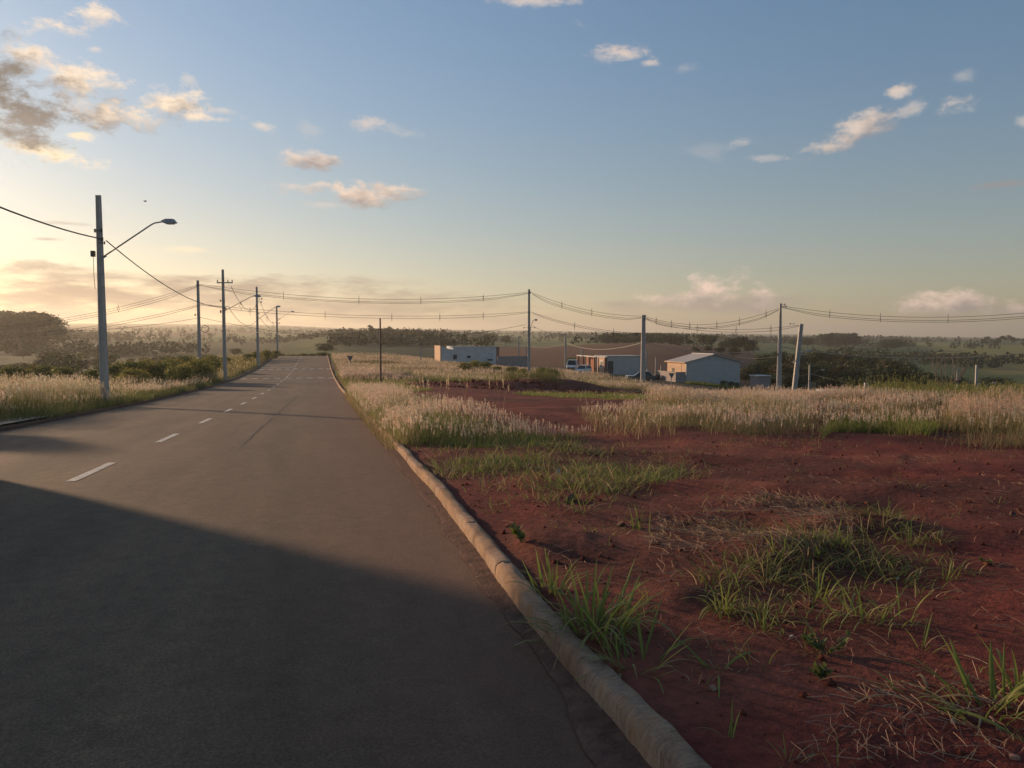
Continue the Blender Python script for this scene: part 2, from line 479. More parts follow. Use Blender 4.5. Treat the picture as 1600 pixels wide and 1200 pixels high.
M['wire_pale'] = simple('pale_cable', (.42, .36, .30), (.3, .26, .22), .5, 4, bs=0)
M['porcelain'] = simple('insulator_porcelain', (.12, .08, .06), (.08, .055, .045), .3, 8, bs=0)
M['rust'] = simple('rusty_steel_post', (.17, .09, .062), (.09, .052, .04), .75, 10, bs=.2)
M['grey_wall'] = simple('grey_render', (.47, .45, .43), (.39, .375, .36), .9, .9, bs=.15, spec=.2)
M['white_wall'] = simple('pale_render', (.60, .585, .57), (.46, .45, .44), .9, .9, bs=.15, spec=.2)
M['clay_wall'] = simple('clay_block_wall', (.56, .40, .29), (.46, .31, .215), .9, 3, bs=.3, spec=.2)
M['brick'] = simple('red_clay_brick', (.34, .165, .115), (.23, .105, .075), .9, 4, bs=.3, spec=.2)
M['mauve_wall'] = simple('block_wall', (.32, .275, .265), (.25, .215, .21), .92, 2, bs=.3, spec=.2)
M['roof'] = simple('fibre_cement_roof', (.46, .425, .40), (.36, .33, .31), .8, 2, bs=.2, spec=.3)
M['ridge'] = simple('pale_ridge_cap', (.66, .63, .60), (.5, .48, .45), .7, 3, bs=.1)
M['dark'] = simple('dark_opening', (.025, .024, .024), (.016, .015, .015), .7, 3, bs=0)
M['door'] = simple('dark_painted_door', (.045, .05, .055), (.03, .034, .038), .5, 3, bs=0)
M['white'] = simple('white_paint', (.78, .77, .74), (.66, .65, .62), .5, 5, bs=0)
M['carwhite'] = simple('white_car_paint', (.74, .74, .73), (.66, .66, .65), .25, 2, bs=0)
M['cargreen'] = simple('dark_green_car_paint', (.03, .05, .045), (.022, .036, .034), .25, 2, bs=0)
M['glass'] = simple('tinted_glass', (.02, .023, .026), (.015, .017, .02), .08, 2, bs=0)
M['tyre'] = simple('tyre_rubber', (.02, .02, .02), (.014, .014, .014), .9, 9, bs=.1)
M['red_lens'] = simple('red_lens', (.3, .02, .015), (.2, .012, .01), .25, 4, bs=0)
M['clear_lens'] = simple('clear_lens', (.6, .6, .58), (.5, .5, .48), .15, 4, bs=0)
M['sign_red'] = simple('sign_red', (.35, .03, .025), (.25, .025, .02), .5, 4, bs=0)
M['sign_white'] = simple('sign_white', (.7, .69, .66), (.6, .59, .56), .5, 4, bs=0)
M['sign_back'] = simple('sign_back', (.16, .155, .15), (.11, .107, .1), .6, 4, bs=0)
M['bark'] = simple('bark', (.11, .082, .06), (.06, .045, .035), .95, 3, bs=.5, bd=.03, stretch=(1, 1, .25), spec=.1)
M['pale_bark'] = simple('pale_bark', (.27, .22, .18), (.17, .135, .11), .95, 3, bs=.4, spec=.1)
M['stone'] = simple('field_stone', (.15, .085, .06), (.07, .042, .033), .95, 8, bs=.5, spec=.1)
M['pstone'] = simple('pale_stone', (.48, .43, .38), (.32, .27, .23), .9, 8, bs=.4, spec=.2)
M['rubble'] = simple('brick_rubble', (.42, .24, .16), (.28, .14, .09), .9, 12, bs=.4, spec=.1)
M['clod'] = simple('red_clod', (.16, .050, .034), (.085, .030, .022), .97, 12, bs=.5, spec=.05)
M['bird'] = simple('dark_feathers', (.05, .043, .037), (.03, .027, .024), .8, 20, bs=0)
M['grass'] = attr_mat('grass_blade', .45)
M['plume'] = attr_mat('seed_plume', .55, .8)
M['straw'] = attr_mat('dry_straw', .15, .8)
M['leaf'] = attr_mat('tree_leaf', .22)
M['far_leaf'] = attr_mat('far_tree_leaf', .08, .9)

# ------------------------------------------------------------------ mesh helpers
def np_mesh(name, V, faces_list, cols=None, smooth=False):
    """V (n,3); faces_list = list of int arrays (m,k)"""
    me = bpy.data.meshes.new(name)
    V = np.asarray(V, np.float32)
    me.vertices.add(len(V)); me.vertices.foreach_set('co', V.ravel())
    loops = np.concatenate([f.ravel() for f in faces_list]).astype(np.int32)
    tot = np.concatenate([np.full(len(f), f.shape[1], np.int32) for f in faces_list])
    st = np.concatenate([[0], np.cumsum(tot)[:-1]]).astype(np.int32)
    me.loops.add(len(loops)); me.loops.foreach_set('vertex_index', loops)
    me.polygons.add(len(tot)); me.polygons.foreach_set('loop_start', st)
    if smooth: me.polygons.foreach_set('use_smooth', np.ones(len(tot), bool))
    me.update(calc_edges=True); me.validate()
    if cols is not None:
        at_ = me.color_attributes.new('Col', 'FLOAT_COLOR', 'POINT')
        C4 = np.ones((len(V), 4), np.float32); C4[:, :3] = cols
        at_.data.foreach_set('color', C4.ravel())
    return me

def link(name, me, mat=None, parent=None, loc=None):
    o = bpy.data.objects.new(name, me)
    if mat is not None and me is not None and not me.materials: me.materials.append(mat)
    if loc is not None: o.location = loc
    if parent is not None: o.parent = parent
    COL.objects.link(o)
    return o

def tag(o, label=None, cat=None, group=None, kind=None):
    if label: o['label'] = label
    if cat: o['category'] = cat
    if group: o['group'] = group
    if kind: o['kind'] = kind
    return o

def empty(name, label, cat, loc, rz=0, group=None):
    o = bpy.data.objects.new(name, None)
    o.empty_display_size = .3
    o.location = loc; o.rotation_euler = (0, 0, rz)
    COL.objects.link(o)
    return tag(o, label, cat, group)

def copy_tree(o, parent=None):
    c = o.copy(); COL.objects.link(c)
    if parent is not None: c.parent = parent
    for ch in o.children: copy_tree(ch, c)
    return c

class MB:
    def __init__(s): s.v = []; s.f = []
    def add(s, vs, fs):
        b = len(s.v); s.v += [tuple(v) for v in vs]; s.f += [tuple(b + i for i in f) for f in fs]; return s
    def box(s, c, d, rz=0, taper=1.0, rot=None):
        hx, hy, hz = d[0] / 2, d[1] / 2, d[2] / 2
        vs = []
        for z, k in ((-hz, 1), (hz, taper)):
            for x, y in ((-hx, -hy), (hx, -hy), (hx, hy), (-hx, hy)): vs.append(Vector((x * k, y * k, z)))
        mt = rot if rot is not None else Matrix.Rotation(rz, 3, 'Z')
        vs = [mt @ v + Vector(c) for v in vs]
        return s.add(vs, [(3, 2, 1, 0), (4, 5, 6, 7), (0, 1, 5, 4), (1, 2, 6, 5), (2, 3, 7, 6), (3, 0, 4, 7)])
    def tube(s, pts, r, n=6, r2=None, cap=True):
        pts = [Vector(p) for p in pts]; N = len(pts); vs = []
        prev = None
        for i, p in enumerate(pts):
            d = (pts[min(i + 1, N - 1)] - pts[max(i - 1, 0)]).normalized()
            u = d.cross(Vector((0, 0, 1)))
            if u.length < .05: u = d.cross(Vector((0, 1, 0)))
            u.normalize()
            if prev is not None and u.dot(prev) < 0: u = -u
            prev = u
            w = d.cross(u)
            rr = r if r2 is None else r + (r2 - r) * i / max(1, N - 1)
            for k in range(n):
                a_ = 2 * math.pi * k / n
                vs.append(p + (u * math.cos(a_) + w * math.sin(a_)) * rr)
        fs = []
        for i in range(N - 1):
            for k in range(n):
                k2 = (k + 1) % n
                fs.append((i * n + k, i * n + k2, (i + 1) * n + k2, (i + 1) * n + k))
        if cap: fs += [tuple(range(n)), tuple((N - 1) * n + k for k in reversed(range(n)))]
        return s.add(vs, fs)
    def lathe(s, prof, c=(0, 0, 0), n=10, rot=None):
        vs = []; N = len(prof)
        for (r, z) in prof:
            for k in range(n):
                a_ = 2 * math.pi * k / n
                v = Vector((r * math.cos(a_), r * math.sin(a_), z))
                if rot is not None: v = rot @ v
                vs.append(v + Vector(c))
        fs = []
        for i in range(N - 1):
            for k in range(n):
                k2 = (k + 1) % n
                fs.append((i * n + k, i * n + k2, (i + 1) * n + k2, (i + 1) * n + k))
        fs += [tuple(reversed(range(n))), tuple((N - 1) * n + k for k in range(n))]
        return s.add(vs, fs)
    def prism(s, poly, y0, y1):
        """polygon in x,z pushed from y0 to y1"""
        n = len(poly)
        vs = [(x, y0, z) for x, z in poly] + [(x, y1, z) for x, z in poly]
        fs = [tuple(range(n)), tuple(reversed(range(n, 2 * n)))]
        fs += [(i, i + n, (i + 1) % n + n, (i + 1) % n) for i in range(n)]
        return s.add(vs, fs)
    def build(s, name, mat, parent=None, loc=None, smooth=False, bevel=0):
        me = bpy.data.meshes.new(name)
        me.from_pydata(s.v, [], s.f)
        bm = bmesh.new(); bm.from_mesh(me)
        bmesh.ops.recalc_face_normals(bm, faces=bm.faces)
        if bevel: bmesh.ops.bevel(bm, geom=bm.edges[:], offset=bevel, segments=2, affect='EDGES', profile=.6)
        bm.to_mesh(me); bm.free()
        if smooth:
            for pl in me.polygons: pl.use_smooth = True
        return link(name, me, mat, parent, loc)

# ------------------------------------------------------------------ ground sheet
th = np.concatenate([np.arange(-180, -48, 2.0), np.arange(-48, 48, .24), np.arange(48, 180, 2.0)])
th = np.radians(th)
Rr = np.concatenate([[.05], np.exp(np.linspace(math.log(.8), math.log(12000), 335))])
TH, RR = np.meshgrid(th, Rr, indexing='ij')
GX = np.sin(TH + YAW) * RR; GY = np.cos(TH + YAW) * RR
GZ = zf(GX, GY)
onroad = (sstep(-8.62, -8.25, GX) * (1 - sstep(-.1, .12, GX - kx(GY)))) * (1 - sstep(160, 175, GY))
GZ = GZ - .14 * onroad
PXG = 800 + FPX * np.tan(np.clip(TH, -1.4, 1.4))
# land colours (what grows or lies there)
SOIL = np.array([.172, .045, .034]); SOIL2 = np.array([.125, .043, .031]); TURF = np.array([.075, .085, .028])
PASTURE = np.array([.150, .165, .050]); CROP = np.array([.070, .110, .036]); PLOUGH = np.array([.170, .083, .050])
WOOD = np.array([.028, .040, .018]); TAN = np.array([.19, .13, .075])
def lerp(a_, b_, w_): return a_ * (1 - w_[..., None]) + b_ * w_[..., None]
nA = fbm(GX, GY, 3.0, 41, 4); nB = fbm(GX, GY, 14, 43, 4); nC = fbm(GX, GY, 70, 47, 4)
C = np.empty(GX.shape + (3,)); C[:] = SOIL
C = lerp(C, SOIL2, sstep(.45, .62, nA))
C = lerp(C, np.array([.23, .078, .052]), .7 * sstep(.52, .66, fbm(GX, GY, 1.7, 57, 4)))
# grass ground beyond the bare lot
edge = GY + 20 * (nB - .5)
wg = sstep(66, 72, edge) * (GX > 1.2)
C = lerp(C, np.array([.12, .095, .045]), wg * sstep(.3, .5, nA))
C = lerp(C, np.array([.115, .092, .045]), (GX > 1.2) * sstep(38, 44, GY - .1 * GX + 16 * (nB - .5)) * sstep(22, 30, GX))
C = lerp(C, np.array([.085, .082, .034]), (GX < -8.3) * np.ones_like(GX))
wf = sstep(120, 190, RR)
# patchwork of fields
NS = 420
sr = np.exp(rng.uniform(math.log(150), math.log(11000), NS)); sa = rng.uniform(-1.3, 1.3, NS)
sx_ = np.sin(sa + YAW) * sr; sy_ = np.cos(sa + YAW) * sr
kinds = rng.choice(4, NS, p=[.36, .34, .10, .20])
pal = np.array([PASTURE, CROP, PLOUGH, WOOD])
wx = GX + (fbm(GX, GY, 120, 51, 3) - .5) * 70; wy = GY + (fbm(GX, GY, 120, 52, 3) - .5) * 70
best = np.full(GX.shape, 1e18); bi = np.zeros(GX.shape, int)
for i in range(NS):
    k = 1 / (sr[i] * .9)
    d2 = ((wx - sx_[i]) ** 2 + (wy - sy_[i]) ** 2) * k * k
    w_ = d2 < best; best[w_] = d2[w_]; bi[w_] = i
fld = pal[kinds[bi]] * (0.75 + .5 * _h(bi, bi * 0, 3))[..., None]
fld = fld * (0.7 + .6 * nC)[..., None]
C = lerp(C, fld, wf)
def zone(px0, px1, r0, r1, col, soft=25, rs=.06, amt=1.0):
    global C
    pw = PXG + (nC - .5) * 60; lr = np.log(RR) + (nC - .5) * .15
    w_ = sstep(px0 - soft, px0 + soft, pw) * (1 - sstep(px1 - soft, px1 + soft, pw)) * sstep(math.log(r0) - rs, math.log(r0) + rs, lr) * (1 - sstep(math.log(r1) - rs, math.log(r1) + rs, lr))
    C = lerp(C, np.array(col), w_ * amt)
zone(-900, 460, 150, 900, (.050, .058, .024))
zone(300, 520, 220, 420, (.075, .090, .030))
zone(470, 520, 300, 800, (.115, .125, .036))
zone(515, 720, 200, 900, (.036, .050, .022))
zone(770, 1180, 152, 500, (.165, .082, .050), 14)
zone(1100, 1230, 160, 420, (.165, .082, .050), 14)
stripe = (np.sin(GY * 1.1 + GX * .35 + 3 * nB) * .5 + .5)
zone(1190, 1760, 95, 330, (.030, .040, .018))
zone(1330, 1760, 330, 640, (.080, .110, .038))
zone(1440, 1760, 640, 1400, (.205, .200, .055))
zone(1540, 1760, 430, 640, (.220, .180, .062))
zone(1180, 1440, 420, 1100, (.095, .130, .045))
C = np.clip(C, .008, 1)
nt, nr = GX.shape
idx = np.arange(nt * nr).reshape(nt, nr)
i2 = np.vstack([idx[1:], idx[:1]])
F = np.stack([idx[:, :-1], idx[:, 1:], i2[:, 1:], i2[:, :-1]], -1).reshape(-1, 4)
me = np_mesh('ground', np.stack([GX, GY, GZ], -1).reshape(-1, 3), [F], C.reshape(-1, 3), smooth=True)
tag(link('ground', me, M['earth']), kind='structure')

# ------------------------------------------------------------------ road
ys = np.concatenate([np.arange(-20, 30, .5), np.arange(30, 176, 2.0)])
xs = np.array([ROAD_L - .1, -6, -3.5, -1, .6, 1.0, 1.30])
RX, RY = np.meshgrid(xs, ys, indexing='ij')
RX[-1] = kx(ys) + .02; RX[-2] = kx(ys) - .2
crown = .03 * (1 - ((RX + 3.5) / 5) ** 2)
RZ = zr(RY) + crown
rv = np.stack([RX, RY, RZ], -1).reshape(-1, 3)
idx = np.arange(RX.size).reshape(RX.shape)
F = np.stack([idx[:-1, :-1], idx[1:, :-1], idx[1:, 1:], idx[:-1, 1:]], -1).reshape(-1, 4)
tag(link('road', np_mesh('road', rv, [F], smooth=True), M['asphalt']), kind='structure')
def zroad(x, y): return float(zr(y)) + .03 * (1 - ((x + 3.5) / 5) ** 2)

def decal(mb, x0, x1, y0, y1, lift=.005, ny=3, jag=0.0):
    vs = []; fs = []
    for j in range(ny + 1):
        y = y0 + (y1 - y0) * j / ny
        for x in (x0, x1):
            xx = x + random.uniform(-jag, jag)
            vs.append((xx, y, zroad(xx, y) + lift))
    for j in range(ny): fs.append((2 * j, 2 * j + 1, 2 * j + 3, 2 * j + 2))
    mb.add(vs, fs)
mark = bpy.data.objects.new('road_markings', None); COL.objects.link(mark); tag(mark, kind='structure')
y = 12.1 - 6.1 * 2
while y < 155:
    mb = MB(); decal(mb, -3.56, -3.42, y, y + 2.3, ny=5, jag=.008)
    mb.build('centre_dash', M['paint'], mark)
    y += 6.1
for (yy, ln, n0) in ((82.5, 1.1, 9), (108, 1.5, 9)):
    for k in range(n0):
        x = -7.9 + k * 1.09
        mb = MB(); decal(mb, x, x + .62, yy, yy + ln, lift=.012)
        mb.build('crossing_block', M['paint'], mark)
mb = MB(); decal(mb, -8.1, -3.7, 113.5, 114.2, lift=.012); mb.build('stop_line', M['paint'], mark)
mb = MB(); decal(mb, -3.2, 1.0, 80.6, 81.0, lift=.012); mb.build('stop_line', M['paint'], mark)

seams = bpy.data.objects.new('tar_seams', None); COL.objects.link(seams); tag(seams, kind='structure')
def seam(pix, w):
    P_ = []
    for (x_, y_) in pix:
        v_ = ray(x_, y_); k_ = 1.0
        for _ in range(30):
            p_ = Vector((0, 0, HC)) + v_ * k_; k_ += (zroad(p_.x, p_.y) + .006 - p_.z) / (v_.z - .0 + 1e-9) * .7
        P_.append(p_)
    vs = []; fs = []; D_ = []
    for a_, b_ in zip(P_[:-1], P_[1:]):
        for q_ in range(24): D_.append(a_.lerp(b_, q_ / 24))
    for i_, p_ in enumerate(D_):
        d_ = (D_[min(i_ + 1, len(D_) - 1)] - D_[max(0, i_ - 1)]); n_ = Vector((-d_.y, d_.x, 0)).normalized()
        o_ = (float(vnoise(p_.x, p_.y, .5, 3)) - .5) * .10; ww = w * (.5 + float(vnoise(p_.x, p_.y, .3, 4)))
        for e_ in (-ww, ww):
            q_ = p_ + n_ * (o_ + e_); vs.append((q_.x, q_.y, zroad(q_.x, q_.y) + .007))
    for i_ in range(len(D_) - 1): fs.append((2 * i_, 2 * i_ + 1, 2 * i_ + 3, 2 * i_ + 2))
    MB().add(vs, fs).build('tar_seam', M['tar'], seams)
M['tar'] = simple('tar_filler', (.035, .028, .024), (.022, .018, .016), .7, 9, bs=.1)
seam([(378, 697), (408, 668), (440, 640), (466, 616)], .012)
# kerbs: cast concrete sections with rounded tops, cracked apart where the photograph shows it
PROF = [(.0, -.25), (.0, .0), (.006, .060), (.012, .108), (.024, .130), (.046, .138), (.085, .139), (.122, .135), (.140, .118), (.146, -.25)]
def kerb_section(y0, y1, x0, flip, parent, step=.12, e0=.004, e1=.004, zs=1.0, mat='kerb'):
    n = max(2, int((y1 - y0) / step)); vs = []; fs = []; P = len(PROF)
    ya = y0 + (y1 - y0) * np.arange(n + 1) / n
    xa = kx(ya) if x0 is None else np.full(n + 1, x0)
    for j in range(n + 1):
        y = float(ya[j])
        wob = .010 * math.sin(y * 1.7 + 3 * float(xa[j])) + .008 * math.sin(y * .9)
        big = (float(vnoise(y, 7.7, .55, 15)) - .5) * .022
        for k, (u, z) in enumerate(PROF):
            yk = y + z * .5
            jx = ((float(vnoise(yk, k * .6, .25, 5)) - .5) * .014 + (float(vnoise(yk, k * .25, .07, 6)) - .5) * .011)
            jz = ((float(vnoise(yk, k * .5, .35, 8)) - .5) * .016 + (float(vnoise(yk, k * .4, .08, 9)) - .5) * .008 + big) if z > 0.02 else 0
            endr = (e0 if j == 0 else e1 if j == n else 0) * (z > .05) * (u > .05)
            vs.append((float(xa[j]) + flip * (u + wob + jx), y, float(zr(y)) + (z + jz - endr) * (zs if z > 0 else 1)))
    for j in range(n):
        for k in range(P - 1): fs.append((j * P + k, j * P + k + 1, (j + 1) * P + k + 1, (j + 1) * P + k))
    fs += [tuple(range(P)), tuple(n * P + k for k in range(P))]
    return MB().add(vs, fs).build('kerb_section', M[mat], parent, smooth=True)
kr = bpy.data.objects.new('kerb', None); COL.objects.link(kr); tag(kr, kind='structure')
for (a0, a1, e0, e1) in ((-6, 5.50, 0, .012), (5.512, 7.02, .004, .004), (7.024, 9.1, .035, .004), (9.102, 15.3, .003, .003), (15.303, 21, .003, .003)):
    kerb_section(a0, a1, None, 1, kr, .04, e0, e1)
for a0 in range(21, 168, 12): kerb_section(a0 + .003, a0 + 12, None, 1, kr, .6)
kl = bpy.data.objects.new('kerb', None); COL.objects.link(kl); tag(kl, kind='structure')
for a0 in range(-8, 160, 12): kerb_section(a0 + .02, a0 + 12, ROAD_L, -1, kl, .3, zs=.75, mat='silt')

# silt lying in the gutter
vs = []; fs = []; yy = np.arange(-4, 30, .1)
for j, y in enumerate(yy):
    kk_ = float(kx(y)); xe = kk_ - .085 + .10 * (float(fbm(np.array([y]), np.array([0.]), .9, 3, 4)[0]) - .5) * 2 - .05
    for k, x in enumerate((xe, xe + .03, (xe + kk_) / 2, kk_ + .02)):
        vs.append((x, y, zroad(x, y) + (.004, .014, .017, .03)[k] + .008 * float(vnoise(y, k, .2, 4))))
for j in range(len(yy) - 1):
    for k in range(3): fs.append((4 * j + k, 4 * j + k + 1, 4 * j + k + 5, 4 * j + k + 4))
tag(MB().add(vs, fs).build('gutter_silt', M['silt'], smooth=True), kind='structure')

# concrete apron before the left-hand plots
vs = []; fs = []
ya = np.arange(12, 28.1, 1.0)
for y in ya:
    xo = -11.4 if y < 26 else -11.4 + (y - 26) * 1.1
    for x in (xo, ROAD_L - .2): vs.append((x, y, z1(x, y) * 0 + float(zr(y)) + .155))
for j in range(len(ya) - 1): fs.append((2 * j, 2 * j + 1, 2 * j + 3, 2 * j + 2))
b_ = MB().add(vs, fs).build('pavement', M['paving']); tag(b_, kind='structure')

# ------------------------------------------------------------------ power poles
def taper_pole(mb, w0, d0, w1, d1, h, z0=-.6):
    """reinforced concrete pole of H section: two flanges and a recessed web"""
    for sx in (-1, 1):
        vs = []
        for z, w, d in ((z0, w0, d0), (h, w1, d1)):
            xo = sx * w / 2; xi = sx * (w / 2 - w * .24)
            vs += [(min(xo, xi), -d / 2, z), (max(xo, xi), -d / 2, z), (max(xo, xi), d / 2, z), (min(xo, xi), d / 2, z)]
        mb.add(vs, [(3, 2, 1, 0), (4, 5, 6, 7), (0, 1, 5, 4), (1, 2, 6, 5), (2, 3, 7, 6), (3, 0, 4, 7)])
    vs = []
    for z, w, d in ((z0, w0, d0), (h - .01, w1, d1)):
        k = w * .27; e = d * .30
        vs += [(-k, -e, z), (k, -e, z), (k, e, z), (-k, e, z)]
    mb.add(vs, [(3, 2, 1, 0), (4, 5, 6, 7), (0, 1, 5, 4), (1, 2, 6, 5), (2, 3, 7, 6), (3, 0, 4, 7)])

def insulator(mb, c, s=1.0):
    mb.lathe([(.02 * s, -.08 * s), (.055 * s, -.06 * s), (.03 * s, -.02 * s), (.06 * s, .0), (.03 * s, .03 * s), (.055 * s, .06 * s), (.02 * s, .09 * s)], c, 7)

POLES = {}
def pole(key, px, ptop, d, label, group, lamp=None, lean=0, w=(.34, .24, .19, .15), cross=None, rack=None, base_px=None, round_=False, mat='concrete', h=None, coil=None, cat='utility pole', name='utility_pole', stay=None):
    tp = at(px[0], ptop, d)
    bx = at(px[1], 600, d)
    gz = z1(bx.x, bx.y)
    hh = tp.z - gz
    root = empty(name, label, cat, (bx.x, bx.y, gz), YAW * -1 if not round_ else 0, group)
    mb = MB()
    if round_: mb.tube([(0, 0, -.4), (0, 0, hh)], w[0] / 2, 8, w[2] / 2)
    else: taper_pole(mb, w[0], w[1], w[2], w[3], hh)
    if lean:
        # lean towards the picture's right at the top
        mb.v = [(x + lean * (z / hh), y, z) for x, y, z in mb.v]
    mb.build('pole_shaft', M[mat], root)
    if lamp:
        (x0, y0), (x1, y1), (x2, y2) = lamp
        pts = [Vector(((x - px[0] * (1 - (y - ptop) / 400) - px[1] * (y - ptop) / 400) / FPX * d, 0, at(px[0], y, d).z - gz)) for x, y in lamp]
        dirx = Vector((1, -.22, 0))
        p0 = Vector((.1 if pts[0].x >= 0 else -.1, -.12, pts[0].z))
        p1 = Vector((pts[1].x, -.12 - .05 * abs(pts[1].x), pts[1].z)); p2 = Vector((pts[2].x, -.12 - .05 * abs(pts[2].x), pts[2].z))
        arm = MB().tube([p0, p0.lerp(p1, .5), p1.lerp(p0, .06), p1 + (p2 - p1) * .1, p2], .033, 7).build('lamp_arm', M['steel'], root, smooth=True)
        MB().prism([(0, -.10), (.30, .10), (0, .14)], -.03, .03).build('bracket', M['steel'], arm, (p0.x - .03, p0.y, p0.z))
        hd = MB()
        L = .62 if abs(p2.x) > 1.2 else .42
        sg = 1 if p2.x >= 0 else -1
        hd.add([Vector((sg * x, y, z)) for x, y, z in ((0, -.06, -.02), (0, .06, -.02), (0, .06, .06), (0, -.06, .06), (L * .35, -.15, -.10), (L * .35, .15, -.10), (L * .35, .13, .12), (L * .35, -.13, .12),
                (L * .95, -.15, -.06), (L * .95, .15, -.06), (L * .85, .12, .12), (L * .85, -.12, .12), (L * 1.08, -.1, -.05), (L * 1.08, .1, -.05))],
               [(0, 1, 2, 3), (0, 4, 5, 1), (1, 5, 6, 2), (2, 6, 7, 3), (3, 7, 4, 0), (4, 8, 9, 5), (5, 9, 10, 6), (6, 10, 11, 7), (7, 11, 8, 4), (8, 12, 13, 9), (10, 13, 12, 11), (8, 11, 12), (9, 13, 10)])
        lh = hd.build('lamp_head', M['steel'], root, p2)
        MB().box((sg * L * .62, 0, -.095), (L * .5, .2, .03)).build('lamp_glass', M['clear_lens'], lh)
    if cross:
        for cy_ in cross:
            z = at(px[0], cy_, d).z - gz
            ca = MB().box((.25, -.2, z), (1.5, .09, .11)).build('crossarm', M['steel'], root)
            for xx in (-.45, .1, .55, .95):
                im = MB(); insulator(im, (xx, -.2, z + .16), 1.2); im.build('insulator', M['porcelain'], ca)
    if rack:
        for (rx, ry, s_) in rack:
            z = at(px[0], ry, d).z - gz
            x = rx / FPX * d
            rk = MB().tube([(0, -.1, z), (x, -.1, z)], .018, 5).build('bracket', M['dsteel'], root)
            im = MB(); insulator(im, (x, -.1, z), s_); im.build('insulator', M['porcelain'], rk)
    if coil:
        x, y, r = coil
        z = at(px[0], y, d).z - gz
        pts = [(x / FPX * d + r * math.cos(q), -.25 + .03 * math.sin(3 * q), z + r * math.sin(q)) for q in np.linspace(0, 4 * math.pi, 26)]
        MB().tube(pts, .03, 5).build('cable_coil', M['wire'], root)
    POLES[key] = root
    return root
GA = 'concrete poles along the left side of the road'
GB = 'concrete poles of the line across the plots'
p = pole('P1', (157.5, 163), 305, 35, 'tallest concrete pole, nearest on the left verge, with a long lamp arm over the road', GA,
     lamp=((165, 404), (246, 350), (259, 348)), rack=((-5, 361, 1.0), (4.5, 361, 1.0), (6, 374, 1.0), (9, 380, .8)))
MB().box((-.28, -.08, 6.78), (.16, .14, .26)).build('junction_box', M['dsteel'], p)
MB().tube([(-.26, -.1, 6.65), (-.24, -.14, 5.9), (-.2, -.16, 5.2)], .012, 5).build('drop_cable', M['wire'], p)
pole('P2', (354, 352), 421, 74, 'second concrete pole on the left verge, with a crossarm and a lamp arm', GA,
     lamp=((356, 486), (398, 464), (403, 463)), cross=(442,), rack=((-4, 470, 1.4), (4, 482, 1.2), (-4, 487, 1.6)))
pole('P3', (405.5, 404), 448, 112, 'third concrete pole on the left verge, beyond the one with the crossarm', GA,
     lamp=((407, 499), (433, 481), (436, 479)), rack=((8, 467, 1.6), (7, 472, 1.6), (3, 490, 1.4)), w=(.36, .26, .22, .18))
pole('P4', (435, 434.5), 479, 166, 'farthest concrete pole on the left verge near the road crest', GA,
     lamp=((436, 501), (455, 488), (458, 487)), rack=((5, 498, 1.8), (4, 505, 1.8)), w=(.4, .3, .26, .22))
pole('P5', (312.5, 313), 438, 90, 'thin tall pole among the bushes left of the road, carrying the line that crosses it', GB,
     rack=((-1.5, 446, 1.2), (1.5, 446, 1.2), (-5, 492, 1.6)), coil=(11, 514, .42), w=(.36, .26, .24, .2))
pole('P6', (830.5, 826.5), 452, 101, 'tall pole behind the dirt mound with a coil of cable and a short lamp arm', GB,
     lamp=((832, 516), (836, 501), (838, 500)), rack=((2, 457, 1.3), (-8, 512, 1.2), (9, 512, 1.2)), coil=(-5, 521, .36), w=(.38, .28, .26, .2))
pole('P7', (1006.5, 1004.5), 492, 95, 'thick short pole in front of the grey flat-roofed building beside the dark car', GB, rack=((3, 494, 1.3),), w=(.58, .36, .44, .3))
pole('P8', (1221, 1217), 474, 85, 'tall pole right of the gabled house, sunlit along its left edge', GB, rack=((6, 476, 1.3), (8, 479, 1.3), (-3, 554, 1.6)), w=(.56, .4, .2, .18))
pole('P9', (1250, 1240), 506, 75, 'leaning lamp pole close beside the tall pole at the right', GB,
     lamp=((1246, 566), (1262, 550), (1266, 548)), rack=((-8, 506, 1.0),), lean=.62, w=(.46, .34, .34, .26))
pole('P10', (1266.5, 1264.5), 570, 150, 'distant lamp pole low in the valley before the dark trees', GB, lamp=((1267, 585), (1280, 578), (1284, 578)), w=(.36, .26, .26, .2))
pole('P11', (1498.5, 1496), 575, 130, 'bare pale pole without a lamp rising behind the tall weeds at the right', GB, w=(.34, .26, .24, .2))
pp = pole('P12', (1527, 1525), 570, 120, 'pale pole with a transformer and a lamp arm at the far right', GB, lamp=((1529, 612), (1547, 599), (1551, 598)), w=(.36, .28, .26, .2))
for k in (571, 577): MB().box((.32, -.1, at(1527, k, 120).z - pp.location.z), (.62, .08, .08)).build('crossarm', M['steel'], pp)
for k in range(2): MB().lathe([(.14, 0), (.17, .05), (.17, .5), (.1, .58)], (.22 + .28 * (k > 0), -.2, at(1527, 604, 120).z - pp.location.z), 8).build('transformer', M['steel'], pp)
GC = 'slim poles of the far street'
pole('Q1', (811, 810.5), 525, 150, 'slim pole at the far edge of the brown field right of the white building', GC, w=(.3, .22, .2, .16))
pole('Q2', (885.5, 883.5), 520, 138, 'slim pole left of the unfinished brick house', GC, w=(.36, .26, .26, .2))
pole('Q3', (909.5, 908.5), 543, 142, 'short pale pole rising behind the unfinished brick house', GC, w=(.3, .22, .22, .18))
pole('Q4', (822.5, 822), 541, 140, 'short pale pole close left of the tall pole behind the dirt mound', GC, w=(.28, .22, .2, .16))
pole('Q5', (1010.5, 1010), 547, 128, 'slim pole behind the dark car', GC, w=(.26, .2, .2, .16))
pole('Q6', (1025.5, 1024.5), 558, 122, 'pale fence pole beside the leaning slab', GC, w=(.26, .2, .2, .16))
pole('Q7', (1033.5, 1033), 570, 120, 'lower pale pole just left of the gabled house', GC, w=(.24, .2, .2, .16))
